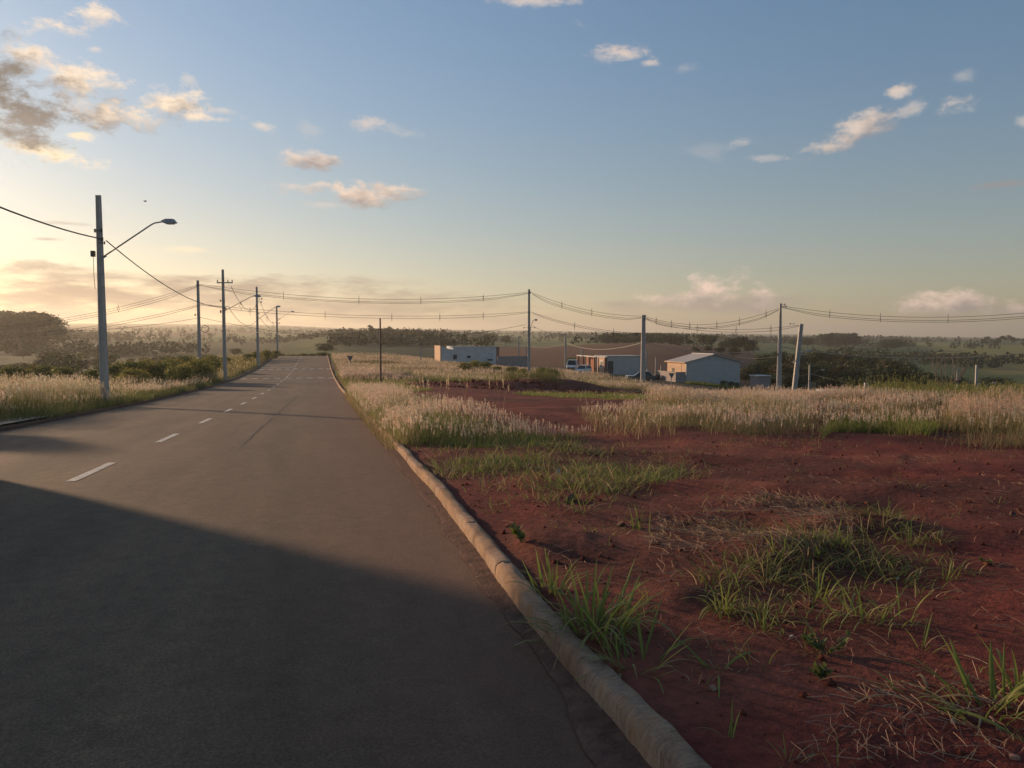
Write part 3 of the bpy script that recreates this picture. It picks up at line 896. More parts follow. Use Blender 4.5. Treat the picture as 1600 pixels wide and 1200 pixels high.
pole('Q8', (1353, 1353), 598, 85, 'stubby pole end standing among the weeds at the right', GC, w=(.36, .3, .32, .26))
pole('Q9', (658, 658), 542, 128, 'small short pole standing in the pink grass left of the white building', GC, w=(.22, .2, .18, .16))
pole('N1', (597, 595), 497, 60, 'plain rusty steel post standing by the right kerb', None, w=(.17, .17, .12, .12), round_=True, mat='rust', cat='post', name='steel_post')

# ------------------------------------------------------------------ cables
def sag_pts(a_, b_, sag, n=22):
    return [a_.lerp(b_, i / n) - Vector((0, 0, 4 * sag * (i / n) * (1 - i / n))) for i in range(n + 1)]
def line(label, A, B, sag, wires=((0, 0),), spacers=(), mat='wire', r=.02, group='overhead cables', name='power_cable', diamond=True):
    """a span of cable from A to B, each (px, py, d); extra wires offset sideways and down; spacers at fractions"""
    a_ = at(*A) if not isinstance(A, Vector) else A
    b_ = at(*B) if not isinstance(B, Vector) else B
    root = empty(name, label, 'cable', a_, 0, group)
    ax = (b_ - a_); side = Vector((-ax.y, ax.x, 0)).normalized()
    for (sx, sz) in wires:
        pts = [q - a_ + side * sx * min(1, 6 * i / 22, 6 * (22 - i) / 22) + Vector((0, 0, sz * min(1, .35 + 5 * i / 22, .35 + 5 * (22 - i) / 22))) for i, q in enumerate(sag_pts(a_, b_, sag))]
        dm = .5 * ((a_ - Vector((0, 0, HC))).length + (b_ - Vector((0, 0, HC))).length)
        ra = max(r, .00021 * (a_.length)); rb = max(r, .00021 * b_.length)
        MB().tube(pts, ra, 5, rb).build('wire', M[mat], root, smooth=True)
    for f in spacers:
        c = a_.lerp(b_, f) - Vector((0, 0, 4 * sag * f * (1 - f))) - a_
        h = .23; k = .17
        q = [Vector((0, 0, .12)), Vector((0, 0, 0)) + side * k - Vector((0, 0, h)), Vector((0, 0, -2 * h)), side * -k - Vector((0, 0, h))]
        mb = MB()
        mb.tube([c + q[0], c + q[1], c + q[2], c + q[3], c + q[0] + Vector((0, 0, .001))], .022, 4)
        mb.tube([c + Vector((0, 0, .35)), c + q[0]], .022, 4); mb.tube([c + q[2], c + q[2] - Vector((0, 0, .2))], .022, 4)
        mb.build('spacer', M['dsteel'], root)
    return root
TRI = ((0, 0), (.18, -.32), (-.18, -.5))
# along the road
P1 = at(158, 373, 35); P0 = Vector((-9.6, 0, 7.65))
line('twisted cable running from the near left pole out of the picture', P1, P0, 1.08, r=.03)
line('single cable hanging from the near left pole to the pole with the crossarm', (166, 376, 35), (355, 479, 74), .9, r=.026)
line('cable drooping between the crossarm pole and the third pole, lowest of its span', (356, 478, 74), (405, 494, 112), 1.6)
line('cable with insulators dropping from the crossarm towards the third pole', (361, 447, 74), (406, 466, 112), 2.0, spacers=(.25, .55, .8))
line('cable between the third and the farthest left poles', (406, 470, 112), (435, 498, 166), 1.9, spacers=(.3, .6))
line('low cable between the third and the farthest left poles', (406, 496, 112), (435, 505, 166), 1.3)
# across the plots, upper and lower
line('upper triple line from the thin left pole out over the left fields', (313, 444, 90), (-60, 512, 110), 1.2, TRI, (.3, .58, .85))
line('lower line from the thin left pole out over the left fields', (313, 476, 90), (-60, 525, 110), 1.0, ((0, 0), (.1, -.3)), (.35,))
line('lowest single cable left of the thin left pole', (309, 497, 90), (60, 517, 105), .5)
line('upper triple line crossing the road towards the pole behind the mound', (313, 444, 90), (830, 456, 101), 1.35, TRI, (.23, .45, .64, .84))
line('lower double line crossing the road towards the pole behind the mound', (313, 475, 90), (830, 487, 101), .95, ((0, 0), (.1, -.3)), (.35, .55, .7, .84))
line('low single cable crossing the road below the other lines', (313, 496, 90), (822, 507, 101), 2.2)
line('long low cable from the thin left pole drooping over the road', (313, 511, 90), (596, 515, 60), .5)
line('upper triple line between the pole behind the mound and the thick short pole', (831, 457, 101), (1006, 494, 95), .75, TRI, (.28, .55))
line('lower line between the pole behind the mound and the thick short pole', (831, 488, 101), (1004, 521, 95), .55, ((0, 0), (.1, -.2)), (.4, .75))
line('lowest cable from the lamp on the pole behind the mound to the slim pole', (832, 509, 101), (885, 521, 138), .5)
line('upper triple line between the thick short pole and the tall right pole', (1006, 494, 95), (1221, 480, 85), 1.45, TRI, (.1, .22, .36, .56, .72, .9))
line('double line between the thick short pole and the leaning lamp pole', (1006, 497, 95), (1249, 508, 75), .85, ((0, 0), (.1, -.28)), (.4, .65, .85))
line('upper triple line from the tall right pole out past the right edge', (1222, 478, 85), (1700, 478, 72), 1.15, TRI, (.18, .36, .585, .85))
G2 = 'pale sunlit cables low over the far street'
line('pale sunlit cable left of the slim pole at the brown field edge', (750, 546, 140), (811, 536, 150), .3, mat='wire_pale', group=G2)
line('pale sunlit cable sagging from the brown field edge to the slim pole', (811, 536, 150), (885, 536, 138), .9, mat='wire_pale', group=G2)
line('pale sunlit cable sagging over the unfinished brick house', (885, 536, 138), (1004, 535, 95), 1.0, mat='wire_pale', group=G2, r=.03)
line('pale sunlit cable sagging over the roof of the gabled house', (1006, 535, 95), (1218, 542, 85), 1.0, mat='wire_pale', group=G2, r=.03)
line('pale sunlit cable running right from the tall right pole over the valley', (1222, 542, 85), (1700, 540, 70), 1.2, mat='wire_pale', group=G2, r=.040)
line('low pale cable from the gabled house to the distant lamp pole', (1150, 580, 112), (1266, 584, 150), .9, mat='wire_pale', group=G2)
line('low pale cable from the distant lamp pole to the transformer pole', (1266, 584, 150), (1527, 612, 120), 1.1, mat='wire_pale', group=G2)
line('thin cable from the gabled house wall to the tall right pole', (1150, 557, 112), (1218, 556, 85), .3, group=G2)

# ------------------------------------------------------------------ buildings
def gz_at(px, d, drop=0):
    q = at(px, 600, d); return z1(q.x, q.y)
def pbase(px, py, d):
    return at(px, py, d)

# gabled house
p0 = pbase(1072, 599, 110)
g = empty('house', 'grey gabled house with a sunlit clay-coloured left wall at the far street', 'house', p0)
WL, LN, HE, HR = 8.6, 6.2, 3.0, 4.05
MB().add([(0, 0, -.8), (WL, 0, -.8), (WL, 0, HE), (WL / 2, 0, HR), (0, 0, HE), (0, .2, -.8), (WL, .2, -.8), (WL, .2, HE), (WL / 2, .2, HR), (0, .2, HE)],
         [(0, 1, 2, 3, 4), (9, 8, 7, 6, 5), (0, 5, 6, 1), (1, 6, 7, 2), (2, 7, 8, 3), (3, 8, 9, 4), (4, 9, 5, 0)]).build('gable_wall', M['grey_wall'], g)
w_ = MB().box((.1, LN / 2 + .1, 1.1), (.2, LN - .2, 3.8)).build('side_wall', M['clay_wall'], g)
MB().box((.0, 1.5, 1.9), (.06, .12, 1.9)).build('pilaster', M['clay_wall'], w_)
MB().box((.0, 4.2, 1.6), (.06, .9, .9)).build('window', M['dark'], w_)
MB().box((WL - .1, LN / 2 + .1, 1.1), (.2, LN - .2, 3.8)).build('side_wall', M['grey_wall'], g)
for (a0, b0) in ((-.35, WL / 2), (WL + .35, WL / 2)):
    s_ = (HR - HE) / (WL / 2)
    za = HE - .35 * s_ + .03; zb_ = HR + .03
    rf = MB(); y0_, y1_ = -.28, LN + .2
    rf.add([(a0, y0_, za), (b0, y0_, zb_), (b0, y1_, zb_), (a0, y1_, za), (a0, y0_, za + .09), (b0, y0_, zb_ + .09), (b0, y1_, zb_ + .09), (a0, y1_, za + .09)],
           [(0, 1, 2, 3), (7, 6, 5, 4), (0, 4, 5, 1), (1, 5, 6, 2), (2, 6, 7, 3), (3, 7, 4, 0)]).build('roof_slope', M['roof'], g)
MB().box((WL / 2, LN / 2, HR + .15), (.4, LN + .4, .07)).build('ridge_cap', M['ridge'], g)
MB().box((-.33, LN / 2, HE - .02), (.12, LN + .5, .14)).build('gutter', M['clay_wall'], g)
fw = empty('wall', 'low dark block wall in front of the sunlit side of the gabled house', 'wall', p0 + Vector((-1.6, .3, 0)))
MB().box((0, 2.6, .45), (.16, 6.0, 2.4)).build('wall_panel', M['mauve_wall'], fw)
MB().box((.72, -.35, .45), (1.5, .16, 2.4)).build('wall_return', M['mauve_wall'], fw)

# grey flat-roofed block and the unfinished brick house on its left
p0 = pbase(949, 583, 130)
g = empty('building', 'long grey flat-roofed building with a dark door behind the thick short pole', 'building', p0)
MB().box((3.3, 3, 1.0), (6.6, 6, 3.6)).build('wall', M['grey_wall'], g)
MB().box((3.3, 3, 2.86), (6.9, 6.3, .1)).build('roof_edge', M['roof'], g)
MB().box((.55, -.02, 1.0), (.95, .1, 2.1)).build('door', M['door'], g)
p1 = pbase(947, 583, 130.2)
g = empty('unfinished_house', 'unfinished red brick house with open window frames left of the grey building', 'house', p1)
for yy_, ht in ((.15, 2.75), (3.2, 2.7), (5.4, 2.65), (8.2, 2.65), (11.5, 2.6), (14.4, 2.6)):
    MB().box((-.12, yy_, ht / 2 - .4), (.3, .34, ht + .8)).build('brick_column', M['brick'], g)
for (ya_, yb_, za_, zb_) in ((.35, 1.0, -.5, 2.5), (2.2, 3.0, -.5, 2.5), (1.0, 2.2, -.5, .9), (1.0, 2.2, 2.0, 2.5), (5.6, 8.0, -.5, .8), (8.4, 9.2, -.5, 2.4), (9.2, 11.3, -.5, .7)):
    MB().box((-.1, (ya_ + yb_) / 2, (za_ + zb_) / 2), (.16, yb_ - ya_, zb_ - za_)).build('wall_panel', M['clay_wall'] if ya_ < 3 else M['brick'], g)
MB().box((-.1, 7.2, 2.68), (.4, 14.8, .18)).build('ring_beam', M['white_wall'], g)
MB().box((1.6, 7.2, 1.0), (.15, 14.2, 3.2)).build('rear_wall', M['brick'], g)
wf_ = MB().box((-.2, 1.6, 1.45), (.1, 1.5, 1.3)).build('window', M['white_wall'], g)
MB().box((-.23, 1.6, 1.45), (.1, .9, .9)).build('opening', M['dark'], wf_)
# pale long building at the left of the far street
p0 = pbase(690, 567, 130)
g = empty('building', 'long pale building with a sunlit clay end wall and stepped parapet behind the pink grass', 'building', p0)
MB().add([(0, 0, -1), (9.5, 0, -1), (9.5, 0, 2.72), (2.0, 0, 2.78), (2.0, 0, 2.0), (1.2, 0, 2.35), (0, 0, 2.8), (0, 7, -1), (9.5, 7, -1), (9.5, 7, 2.72), (2.0, 7, 2.78), (2.0, 7, 2.0), (1.2, 7, 2.35), (0, 7, 2.8)],
         [(0, 1, 2, 3, 4, 5, 6), (13, 12, 11, 10, 9, 8, 7), (0, 7, 8, 1), (1, 8, 9, 2), (2, 9, 10, 3), (3, 10, 11, 4), (4, 11, 12, 5), (5, 12, 13, 6), (6, 13, 7, 0)]).build('wall', M['white_wall'], g)
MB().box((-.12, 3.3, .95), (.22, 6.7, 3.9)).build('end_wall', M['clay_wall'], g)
MB().box((9.75, .4, .85), (.5, .9, 3.7)).build('end_wall', M['brick'], g)
MB().box((5.8, -.03, 2.76), (7.6, .12, .08)).build('parapet_cap', M['ridge'], g)
MB().add([(1.3, -.06, 2.75), (2.1, -.06, 2.78), (2.1, -.06, 2.4)], [(0, 1, 2)]).build('roof_flashing', M['ridge'], g)
MB().box((4.7, -.02, 1.0), (.55, .1, .4)).build('window', M['dark'], g)
MB().box((8.4, -.02, .45), (.9, .1, .25)).build('window', M['dark'], g)
MB().box((2.3, -.05, 1.0), (.6, .12, .8)).build('door', M['door'], g)
q = pbase(777, 577, 124)
g = empty('wall', 'long low mauve block wall to the right of the pale building', 'wall', q)
MB().box((2.6, 0, .6), (5.2, .18, 3.0)).build('wall_panel', M['mauve_wall'], g)
MB().box((5.2, 0, .75), (.3, .3, 3.2)).build('pillar', M['mauve_wall'], g)
# low shed behind the tall right pole
q = pbase(1184, 604, 104)
g = empty('shed', 'low brown shed with a pale roof edge right of the gabled house', 'shed', q)
MB().box((1.0, 1, .6), (1.9, 2, 1.6)).build('wall', M['mauve_wall'], g)
MB().box((.9, .9, 1.45), (2.0, 2.3, .12)).build('roof', M['ridge'], g)

# ------------------------------------------------------------------ vehicles
def car(label, loc, rz, paint, kind='hatch', L=4.0, Wd=1.66, H=1.45, group='cars at the far houses'):
    g = empty('parked_car', label, 'car', loc, rz, group)
    hw = Wd / 2; x0 = -L / 2; x1 = L / 2
    st = [(x0, .42, .78, .86), (x0 + .12, .28, .92, .97), (x0 + .5, .22, .95, 1), (-.3, .2, .93, 1), (x1 - 1.25, .2, .90, 1), (x1 - .45, .24, .82, .97), (x1 - .06, .32, .70, .88), (x1, .4, .6, .82)]
    vs = []; fs = []
    for (x, zb2, zt2, k) in st:
        w = hw * k
        vs += [(x, -w * .94, zb2), (x, -w, zb2 + .2), (x, -w * .96, zt2 - .04), (x, -w * .84, zt2), (x, w * .84, zt2), (x, w * .96, zt2 - .04), (x, w, zb2 + .2), (x, w * .94, zb2)]
    for i in range(len(st) - 1):
        for k in range(8):
            fs.append((i * 8 + k, i * 8 + (k + 1) % 8, i * 8 + 8 + (k + 1) % 8, i * 8 + 8 + k))
    fs += [tuple(range(8)), tuple((len(st) - 1) * 8 + k for k in reversed(range(8)))]
    MB().add(vs, fs).build('body', M[paint], g)
    rear = x0 + (.08 if kind != 'sedan' else .55); rt = rear + (.35 if kind != 'sedan' else .55)
    fr = x1 - 1.05; ft = fr - .75; zb2 = .88; zt2 = H - .04; wb = hw * .9; wt2 = hw * .72
    cab = [(rear, -wb, zb2), (fr, -wb, zb2), (fr, wb, zb2), (rear, wb, zb2), (rt, -wt2, zt2), (ft, -wt2, zt2), (ft, wt2, zt2), (rt, wt2, zt2)]
    MB().add(cab, [(0, 1, 5, 4), (1, 2, 6, 5), (2, 3, 7, 6), (3, 0, 4, 7), (3, 2, 1, 0), (4, 5, 6, 7)]).build('cabin', M['glass'], g)
    MB().box(((rt + ft) / 2, 0, zt2 + .02), (ft - rt + .12, wt2 * 2 + .06, .07)).build('roof', M[paint], g)
    for s_ in (-1, 1):
        for t_ in (0, .38, .72, 1):
            xb_ = rear + (fr - rear) * t_; xt_ = rt + (ft - rt) * t_
            MB().tube([(xb_, s_ * (wb + .004), zb2), (xt_, s_ * (wt2 + .004), zt2 + .01)], .04, 5).build('pillar', M[paint], g)
        for xw in (x0 + .75, x1 - .8):
            rot = Matrix.Rotation(math.pi / 2, 3, 'X')
            wv = MB().lathe([(.2, -.1), (.3, -.1), (.31, -.06), (.31, .06), (.3, .1), (.2, .1)], (xw, s_ * (hw - .08), .31), 14, rot).build('wheel', M['tyre'], g)
            MB().lathe([(.04, -.108), (.19, -.108), (.19, .108), (.04, .108)], (xw, s_ * (hw - .08), .31), 10, rot).build('rim', M['steel'], wv)
        MB().box((x1 - .05, s_ * hw * .62, .64), (.1, .36, .16)).build('headlight', M['clear_lens'], g)
        MB().box((x0 + .03, s_ * hw * .72, .8), (.1, .18, .28)).build('tail_light', M['red_lens'], g)
        MB().box((fr - .25, s_ * (hw + .08), .95), (.14, .16, .12)).build('mirror', M[paint], g)
    MB().box((x0 + .02, 0, .45), (.12, Wd * .8, .2)).build('bumper', M['dark'], g)
    MB().box((x1 - .02, 0, .42), (.12, Wd * .8, .18)).build('bumper', M['dark'], g)
    return g
def on(px, py, d):
    q = at(px, py, d); return Vector((q.x, q.y, q.z))
car('white hatchback parked before the unfinished brick house', on(911, 584.5, 126), R_(228), 'carwhite', L=3.9)
car('white utility vehicle parked higher up beside the slim pole left of the brick house', on(894, 578, 134), R_(246), 'carwhite', kind='hatch', L=4.2, Wd=1.8, H=1.75)
car('dark green car with a pale bonnet parked at the foot of the thick short pole', on(1001, 596.5, 108), R_(172), 'cargreen', kind='sedan', L=4.1)
bm_ = MB().box((1.45, 0, .86), (1.15, 1.3, .05)).build('bonnet', M['carwhite'], [o for o in COL.objects if o.get('label', '').startswith('dark green car')][0])
bm_['label'] = 'pale bonnet'
# unseen van added at the left kerb to cast the shade over the near road
vz = float(zr(12.3))
g = empty('shade_caster_van', 'added unseen van at the left kerb, placed to throw shade across the road', 'van', (-7.25, 12.35, vz), math.pi / 2)
MB().add([(-2.5, -1, .35), (2.5, -1, .35), (2.5, 1, .35), (-2.5, 1, .35), (-2.5, -1, 1.2), (2.5, -1, 1.1), (2.5, 1, 1.1), (-2.5, 1, 1.2), (-2.45, -.95, 3.0), (2.3, -.95, 2.95), (2.3, .95, 2.95), (-2.45, .95, 3.0)],
         [(3, 2, 1, 0), (0, 1, 5, 4), (1, 2, 6, 5), (2, 3, 7, 6), (3, 0, 4, 7), (4, 5, 9, 8), (5, 6, 10, 9), (6, 7, 11, 10), (7, 4, 8, 11), (8, 9, 10, 11)]).build('body', M['carwhite'], g, bevel=.05)
MB().box((2.37, 0, 1.75), (.06, 1.6, .8), rot=Matrix.Rotation(R_(-12), 3, 'Y')).build('windscreen', M['glass'], g)
for s_ in (-1, 1):
    MB().box((1.55, s_ * .965, 1.7), (1.0, .06, .65)).build('side_window', M['glass'], g)
    for xw in (-1.6, 1.6):
        wv = MB().lathe([(.2, -.11), (.34, -.11), (.34, .11), (.2, .11)], (xw, s_ * .86, .34), 14, Matrix.Rotation(math.pi / 2, 3, 'X')).build('wheel', M['tyre'], g)
        MB().lathe([(.04, -.125), (.2, -.125), (.2, .125), (.04, .125)], (xw, s_ * .86, .34), 10, Matrix.Rotation(math.pi / 2, 3, 'X')).build('rim', M['steel'], wv)
    MB().box((2.48, s_ * .7, .85), (.08, .32, .22)).build('headlight', M['clear_lens'], g)
# white box truck behind the weeds
q = on(1283, 622, 78)
g = empty('box_truck', 'white box truck of which only the roof shows above the grass at the right', 'truck', q, R_(-8))
MB().box((.8, 0, .4), (2.0, 1.5, .95), taper=.97).build('cargo_box', M['carwhite'], g)
cb_ = MB().box((-.55, 0, .32), (.75, 1.4, .8), taper=.9).build('cab', M['carwhite'], g)
MB().box((-.55, -.68, .5), (.4, .08, .3)).build('side_window', M['glass'], cb_)
for xw in (-.5, 1.3):
    for s_ in (-1, 1): MB().lathe([(.1, -.1), (.3, -.1), (.3, .1), (.1, .1)], (xw, s_ * .65, -.22), 10, Matrix.Rotation(math.pi / 2, 3, 'X')).build('wheel', M['tyre'], g)
# clutter left of the gabled house
q = on(1014, 590, 116)
g = empty('concrete_slab', 'pale slab propped up at a slant beside the dark car', 'slab', q)
MB().box((0, 0, .55), (1.1, .12, 1.3), rot=Euler((R_(-25), R_(28), 0)).to_matrix()).build('slab', M['pstone'], g)
q = on(1026, 594, 114)
g = empty('waste_bin', 'dark squat bin between the slanting slab and the gabled house', 'bin', q)
MB().box((0, 0, .35), (.62, .6, .75), taper=1.1).build('bin_body', M['dark'], g); MB().box((0, 0, .78), (.74, .72, .08)).build('lid', M['dark'], g)
q = on(1098, 621, 72)
g = empty('marker_post', 'small whitewashed post standing at the street edge before the gabled house', 'post', q)
MB().lathe([(.12, -.3), (.12, .42), (.07, .50), (.11, .55), (.12, .66), (.05, .72)], (0, 0, 0), 8).build('post', M['white'], g)

# far street with its pale kerb
sp = [(890, 584), (920, 587), (960, 592), (1040, 602), (1150, 617), (1230, 628)]
pts = []
for (x_, y_) in sp:
    pts.append(ground(x_, y_, 84, 200))
def ribbon(name, pts, w0, w1, lift, mat, parent=None, kind='structure'):
    vs = []; fs = []; n = 0
    dense = []
    for a_, b_ in zip(pts[:-1], pts[1:]):
        for k in range(10): dense.append(a_.lerp(b_, k / 10))
    dense.append(pts[-1])
    for i, p_ in enumerate(dense):
        d_ = (dense[min(i + 1, len(dense) - 1)] - dense[max(i - 1, 0)]); nn = Vector((-d_.y, d_.x, 0)).normalized()
        for w in (w0, w1):
            q_ = p_ + nn * w; vs.append((q_.x, q_.y, z1(q_.x, q_.y) + lift))
    for i in range(len(dense) - 1): fs.append((2 * i, 2 * i + 1, 2 * i + 3, 2 * i + 2))
    o = MB().add(vs, fs).build(name, mat, parent)
    if kind and parent is None: tag(o, kind=kind)
    return o
ribbon('street', pts, -5.5, 1.6, .10, M['asphalt'])
ribbon('kerb', pts, 1.6, 2.0, .28, M['kerb'])

# ------------------------------------------------------------------ yield signs
def yield_sign(px, ptop, d, label, s=.8, facing=0, back=True):
    tp = at(px, ptop, d); gz = z1(tp.x, tp.y); h = tp.z - gz
    g = empty('yield_sign', label, 'traffic sign', (tp.x, tp.y, gz), facing, 'give-way signs')
    MB().tube([(0, 0, -.3), (0, 0, h - .05)], .045, 7).build('post', M['steel'], g)
    hh = s * .866
    pl = MB().prism([(-s / 2, h), (s / 2, h), (0, h - hh)], -.07, -.05).build('sign_plate', M['sign_back'] if back else M['sign_red'], g)
    MB().prism([(-s * .34, h - hh * .11), (s * .34, h - hh * .11), (0, h - hh * .78)], -.045, -.04).build('sign_field', M['sign_white'], pl)
yield_sign(547, 556, 92, 'triangular give-way sign seen from behind beside the right kerb, near the road crest', .8)
yield_sign(1049, 583, 88, 'triangular give-way sign before the gabled house at the far street', .75)

# ------------------------------------------------------------------ bird
q = at(227, 315, 45)
g = empty('bird', 'small dark bird flying above the left lamp', 'bird', q, R_(40))
MB().add([(-.10, 0, 0), (-.04, .025, .01), (-.04, -.025, .01), (.05, .02, .01), (.05, -.02, .01), (.1, 0, .012), (-.04, 0, .035), (.04, 0, .035), (0, 0, -.02)],
         [(0, 1, 6), (0, 6, 2), (1, 3, 7, 6), (2, 6, 7, 4), (3, 5, 7), (4, 7, 5), (0, 8, 1), (0, 2, 8), (1, 8, 3), (2, 4, 8), (3, 8, 5), (4, 5, 8)]).build('body', M['bird'], g)
for s_ in (-1, 1):
    MB().add([(.04, .01 * s_, .02), (-.04, .01 * s_, .02), (-.03, .12 * s_, .07), (.03, .1 * s_, .075), (-.05, .22 * s_, .03)], [(0, 1, 2, 3), (3, 2, 4)]).build('wing', M['bird'], g)

# ------------------------------------------------------------------ trees
ORD = ['first', 'second', 'third', 'fourth', 'fifth', 'sixth', 'seventh', 'eighth', 'ninth', 'tenth', 'eleventh', 'twelfth', 'thirteenth', 'fourteenth', 'fifteenth', 'sixteenth', 'seventeenth', 'eighteenth', 'nineteenth', 'twentieth']
def bark_mesh(h, r, limbs, seed, lean=.06):
    rg = random.Random(seed); mb = MB()
    tip = Vector((rg.uniform(-lean, lean) * h, rg.uniform(-lean, lean) * h, h))
    pts = [tip * t + Vector((math.sin(t * 5 + seed) * .02 * h, math.cos(t * 4 + seed) * .02 * h, 0)) * t for t in (0, .2, .45, .7, 1)]
    pts[0] = Vector((0, 0, -.5))
    mb.tube(pts, r, 7, r * .3)
    for k in range(limbs):
        t = rg.uniform(.35, .9); b = tip * t; a = rg.uniform(0, 6.28); l = h * rg.uniform(.25, .5) * (1.2 - t)
        e = b + Vector((math.cos(a) * l, math.sin(a) * l, l * rg.uniform(.5, 1.2)))
        mb.tube([b, b.lerp(e, .5) + Vector((0, 0, .03 * h)), e], r * .45, 5, r * .12)
    return mb
def crown_mesh(name, lobes, n, leaf, col, seed, var=.45):
    rg = np.random.default_rng(seed)
    L = np.array(lobes, float)
    vol = L[:, 3] * L[:, 4] * L[:, 5]
    li = rg.choice(len(L), n, p=vol ** .8 / (vol ** .8).sum())
    d = rg.normal(size=(n, 3)); d /= np.linalg.norm(d, axis=1)[:, None]
    rad = rg.uniform(.45, 1, n) ** .6 * (1 + .18 * rg.normal(size=n))
    P = L[li, :3] + d * L[li, 3:6] * rad[:, None]
    g = fbm(P[:, 0] + P[:, 2] * .7, P[:, 1] - P[:, 2] * .6, leaf * 5, seed, 2)
    keep = g > .36
    P = P[keep]; d = d[keep]; g = g[keep]; n = len(P)
    u = rg.normal(size=(n, 3)); u /= np.linalg.norm(u, axis=1)[:, None]
    v = np.cross(u, rg.normal(size=(n, 3))); v /= np.linalg.norm(v, axis=1)[:, None]
    s = leaf * rg.uniform(.6, 1.3, n)[:, None]
    Vv = np.stack([P - u * s - v * s * .45, P + u * s * .2 - v * s * .6, P + u * s + v * s * .3, P - u * s * .3 + v * s * .6], 1).reshape(-1, 3)
    k = (1 - var + 2 * var * g) * rg.uniform(.75, 1.25, n)
    c = np.array(col)[None] * k[:, None]
    c[:, 0] *= rg.uniform(.85, 1.35, n)
    return np_mesh(name, Vv, [np.arange(4 * n).reshape(n, 4)], np.repeat(c, 4, 0))
def lobes_round(seed, w=1.0, n=9, z0=.38):
    rg = random.Random(seed); out = []
    for k in range(n):
        a = rg.uniform(0, 6.28); r = rg.uniform(.05, .30) * w; q = rg.uniform(.14, .24)
        out.append((math.cos(a) * r, math.sin(a) * r, rg.uniform(z0, .82), q * w, q * w, q * .8))
    out.append((0, 0, .62, .30 * w, .30 * w, .30))
    return out
def lobes_tall(seed):
    rg = random.Random(seed)
    return [(rg.uniform(-.09, .09), rg.uniform(-.09, .09), z, .10 + .05 * rg.random(), .10 + .05 * rg.random(), .09) for z in np.linspace(.4, .93, 9)]
def lobes_umbrella(seed):
    rg = random.Random(seed)
    return [(math.cos(a) * .2 * rg.uniform(.5, 1), math.sin(a) * .2 * rg.uniform(.5, 1), rg.uniform(.72, .95), .14, .14, .07) for a in np.linspace(0, 6.28, 9)]
PROTO = {}      # unit-height trees: trunk mesh, crown mesh
def proto(key, lobes, n, leaf, col, seed, bark='bark', trunk=.55, r=.022, limbs=6, lm='leaf'):
    tm = bark_mesh(trunk, r, limbs, seed)
    me = bpy.data.meshes.new('trunk'); me.from_pydata(tm.v, [], tm.f); me.materials.append(M[bark])
    cm = crown_mesh('crown', lobes, n, leaf, col, seed); cm.materials.append(M[lm])
    PROTO[key] = (me, cm)
DK = (.040, .056, .022); MD = (.085, .108, .036); YG = (.150, .155, .045); OL = (.075, .072, .028)
proto('r1', lobes_round(1, 1.15), 3800, .026, DK, 1)
proto('r2', lobes_round(2, 1.3, 11), 3800, .027, DK, 2)
proto('r3', lobes_round(3, 1.0), 3600, .026, MD, 3)
proto('r4', lobes_round(4, 1.25, 10, .3), 3800, .027, OL, 4)
proto('t1', lobes_tall(5), 2200, .024, DK, 5, trunk=.85, r=.015, limbs=8)
proto('t2', lobes_tall(6), 2200, .024, MD, 6, 'pale_bark', .85, .015, 8)
proto('u1', lobes_umbrella(7), 1500, .024, DK, 7, trunk=.8, r=.016, limbs=8)
proto('u2', lobes_umbrella(8), 1500, .024, MD, 8, 'pale_bark', .8, .016, 7)
proto('b1', lobes_round(9, 1.7, 12, .15), 3600, .036, (.125, .145, .046), 9, trunk=.4, r=.02, lm='grass')
proto('b2', lobes_round(10, 1.9, 12, .12), 3600, .036, (.19, .19, .055), 10, trunk=.4, r=.02, lm='grass')
def tree(key, loc, h, label, group, cat='tree', name='tree', rz=None, wx=1.0):
    root = empty(name, label, cat, loc, random.uniform(0, 6.28) if rz is None else rz, group)
    root.scale = (h * wx, h * wx, h)
    tm, cm = PROTO[key]
    link('trunk', tm, None, root); link('crown', cm, None, root)
    return root
def tree_px(key, px, ptop, d, label, group, hmin=3, hmax=26, **kw):
    tp = at(px, ptop, d); gz = z1(tp.x, tp.y)
    h = min(hmax, max(hmin, tp.z - gz))
    return tree(key, (tp.x, tp.y, tp.z - h if h < hmax and tp.z - gz <= hmin else min(gz, tp.z - h) if tp.z - gz < h else gz), h, label, group, **kw)

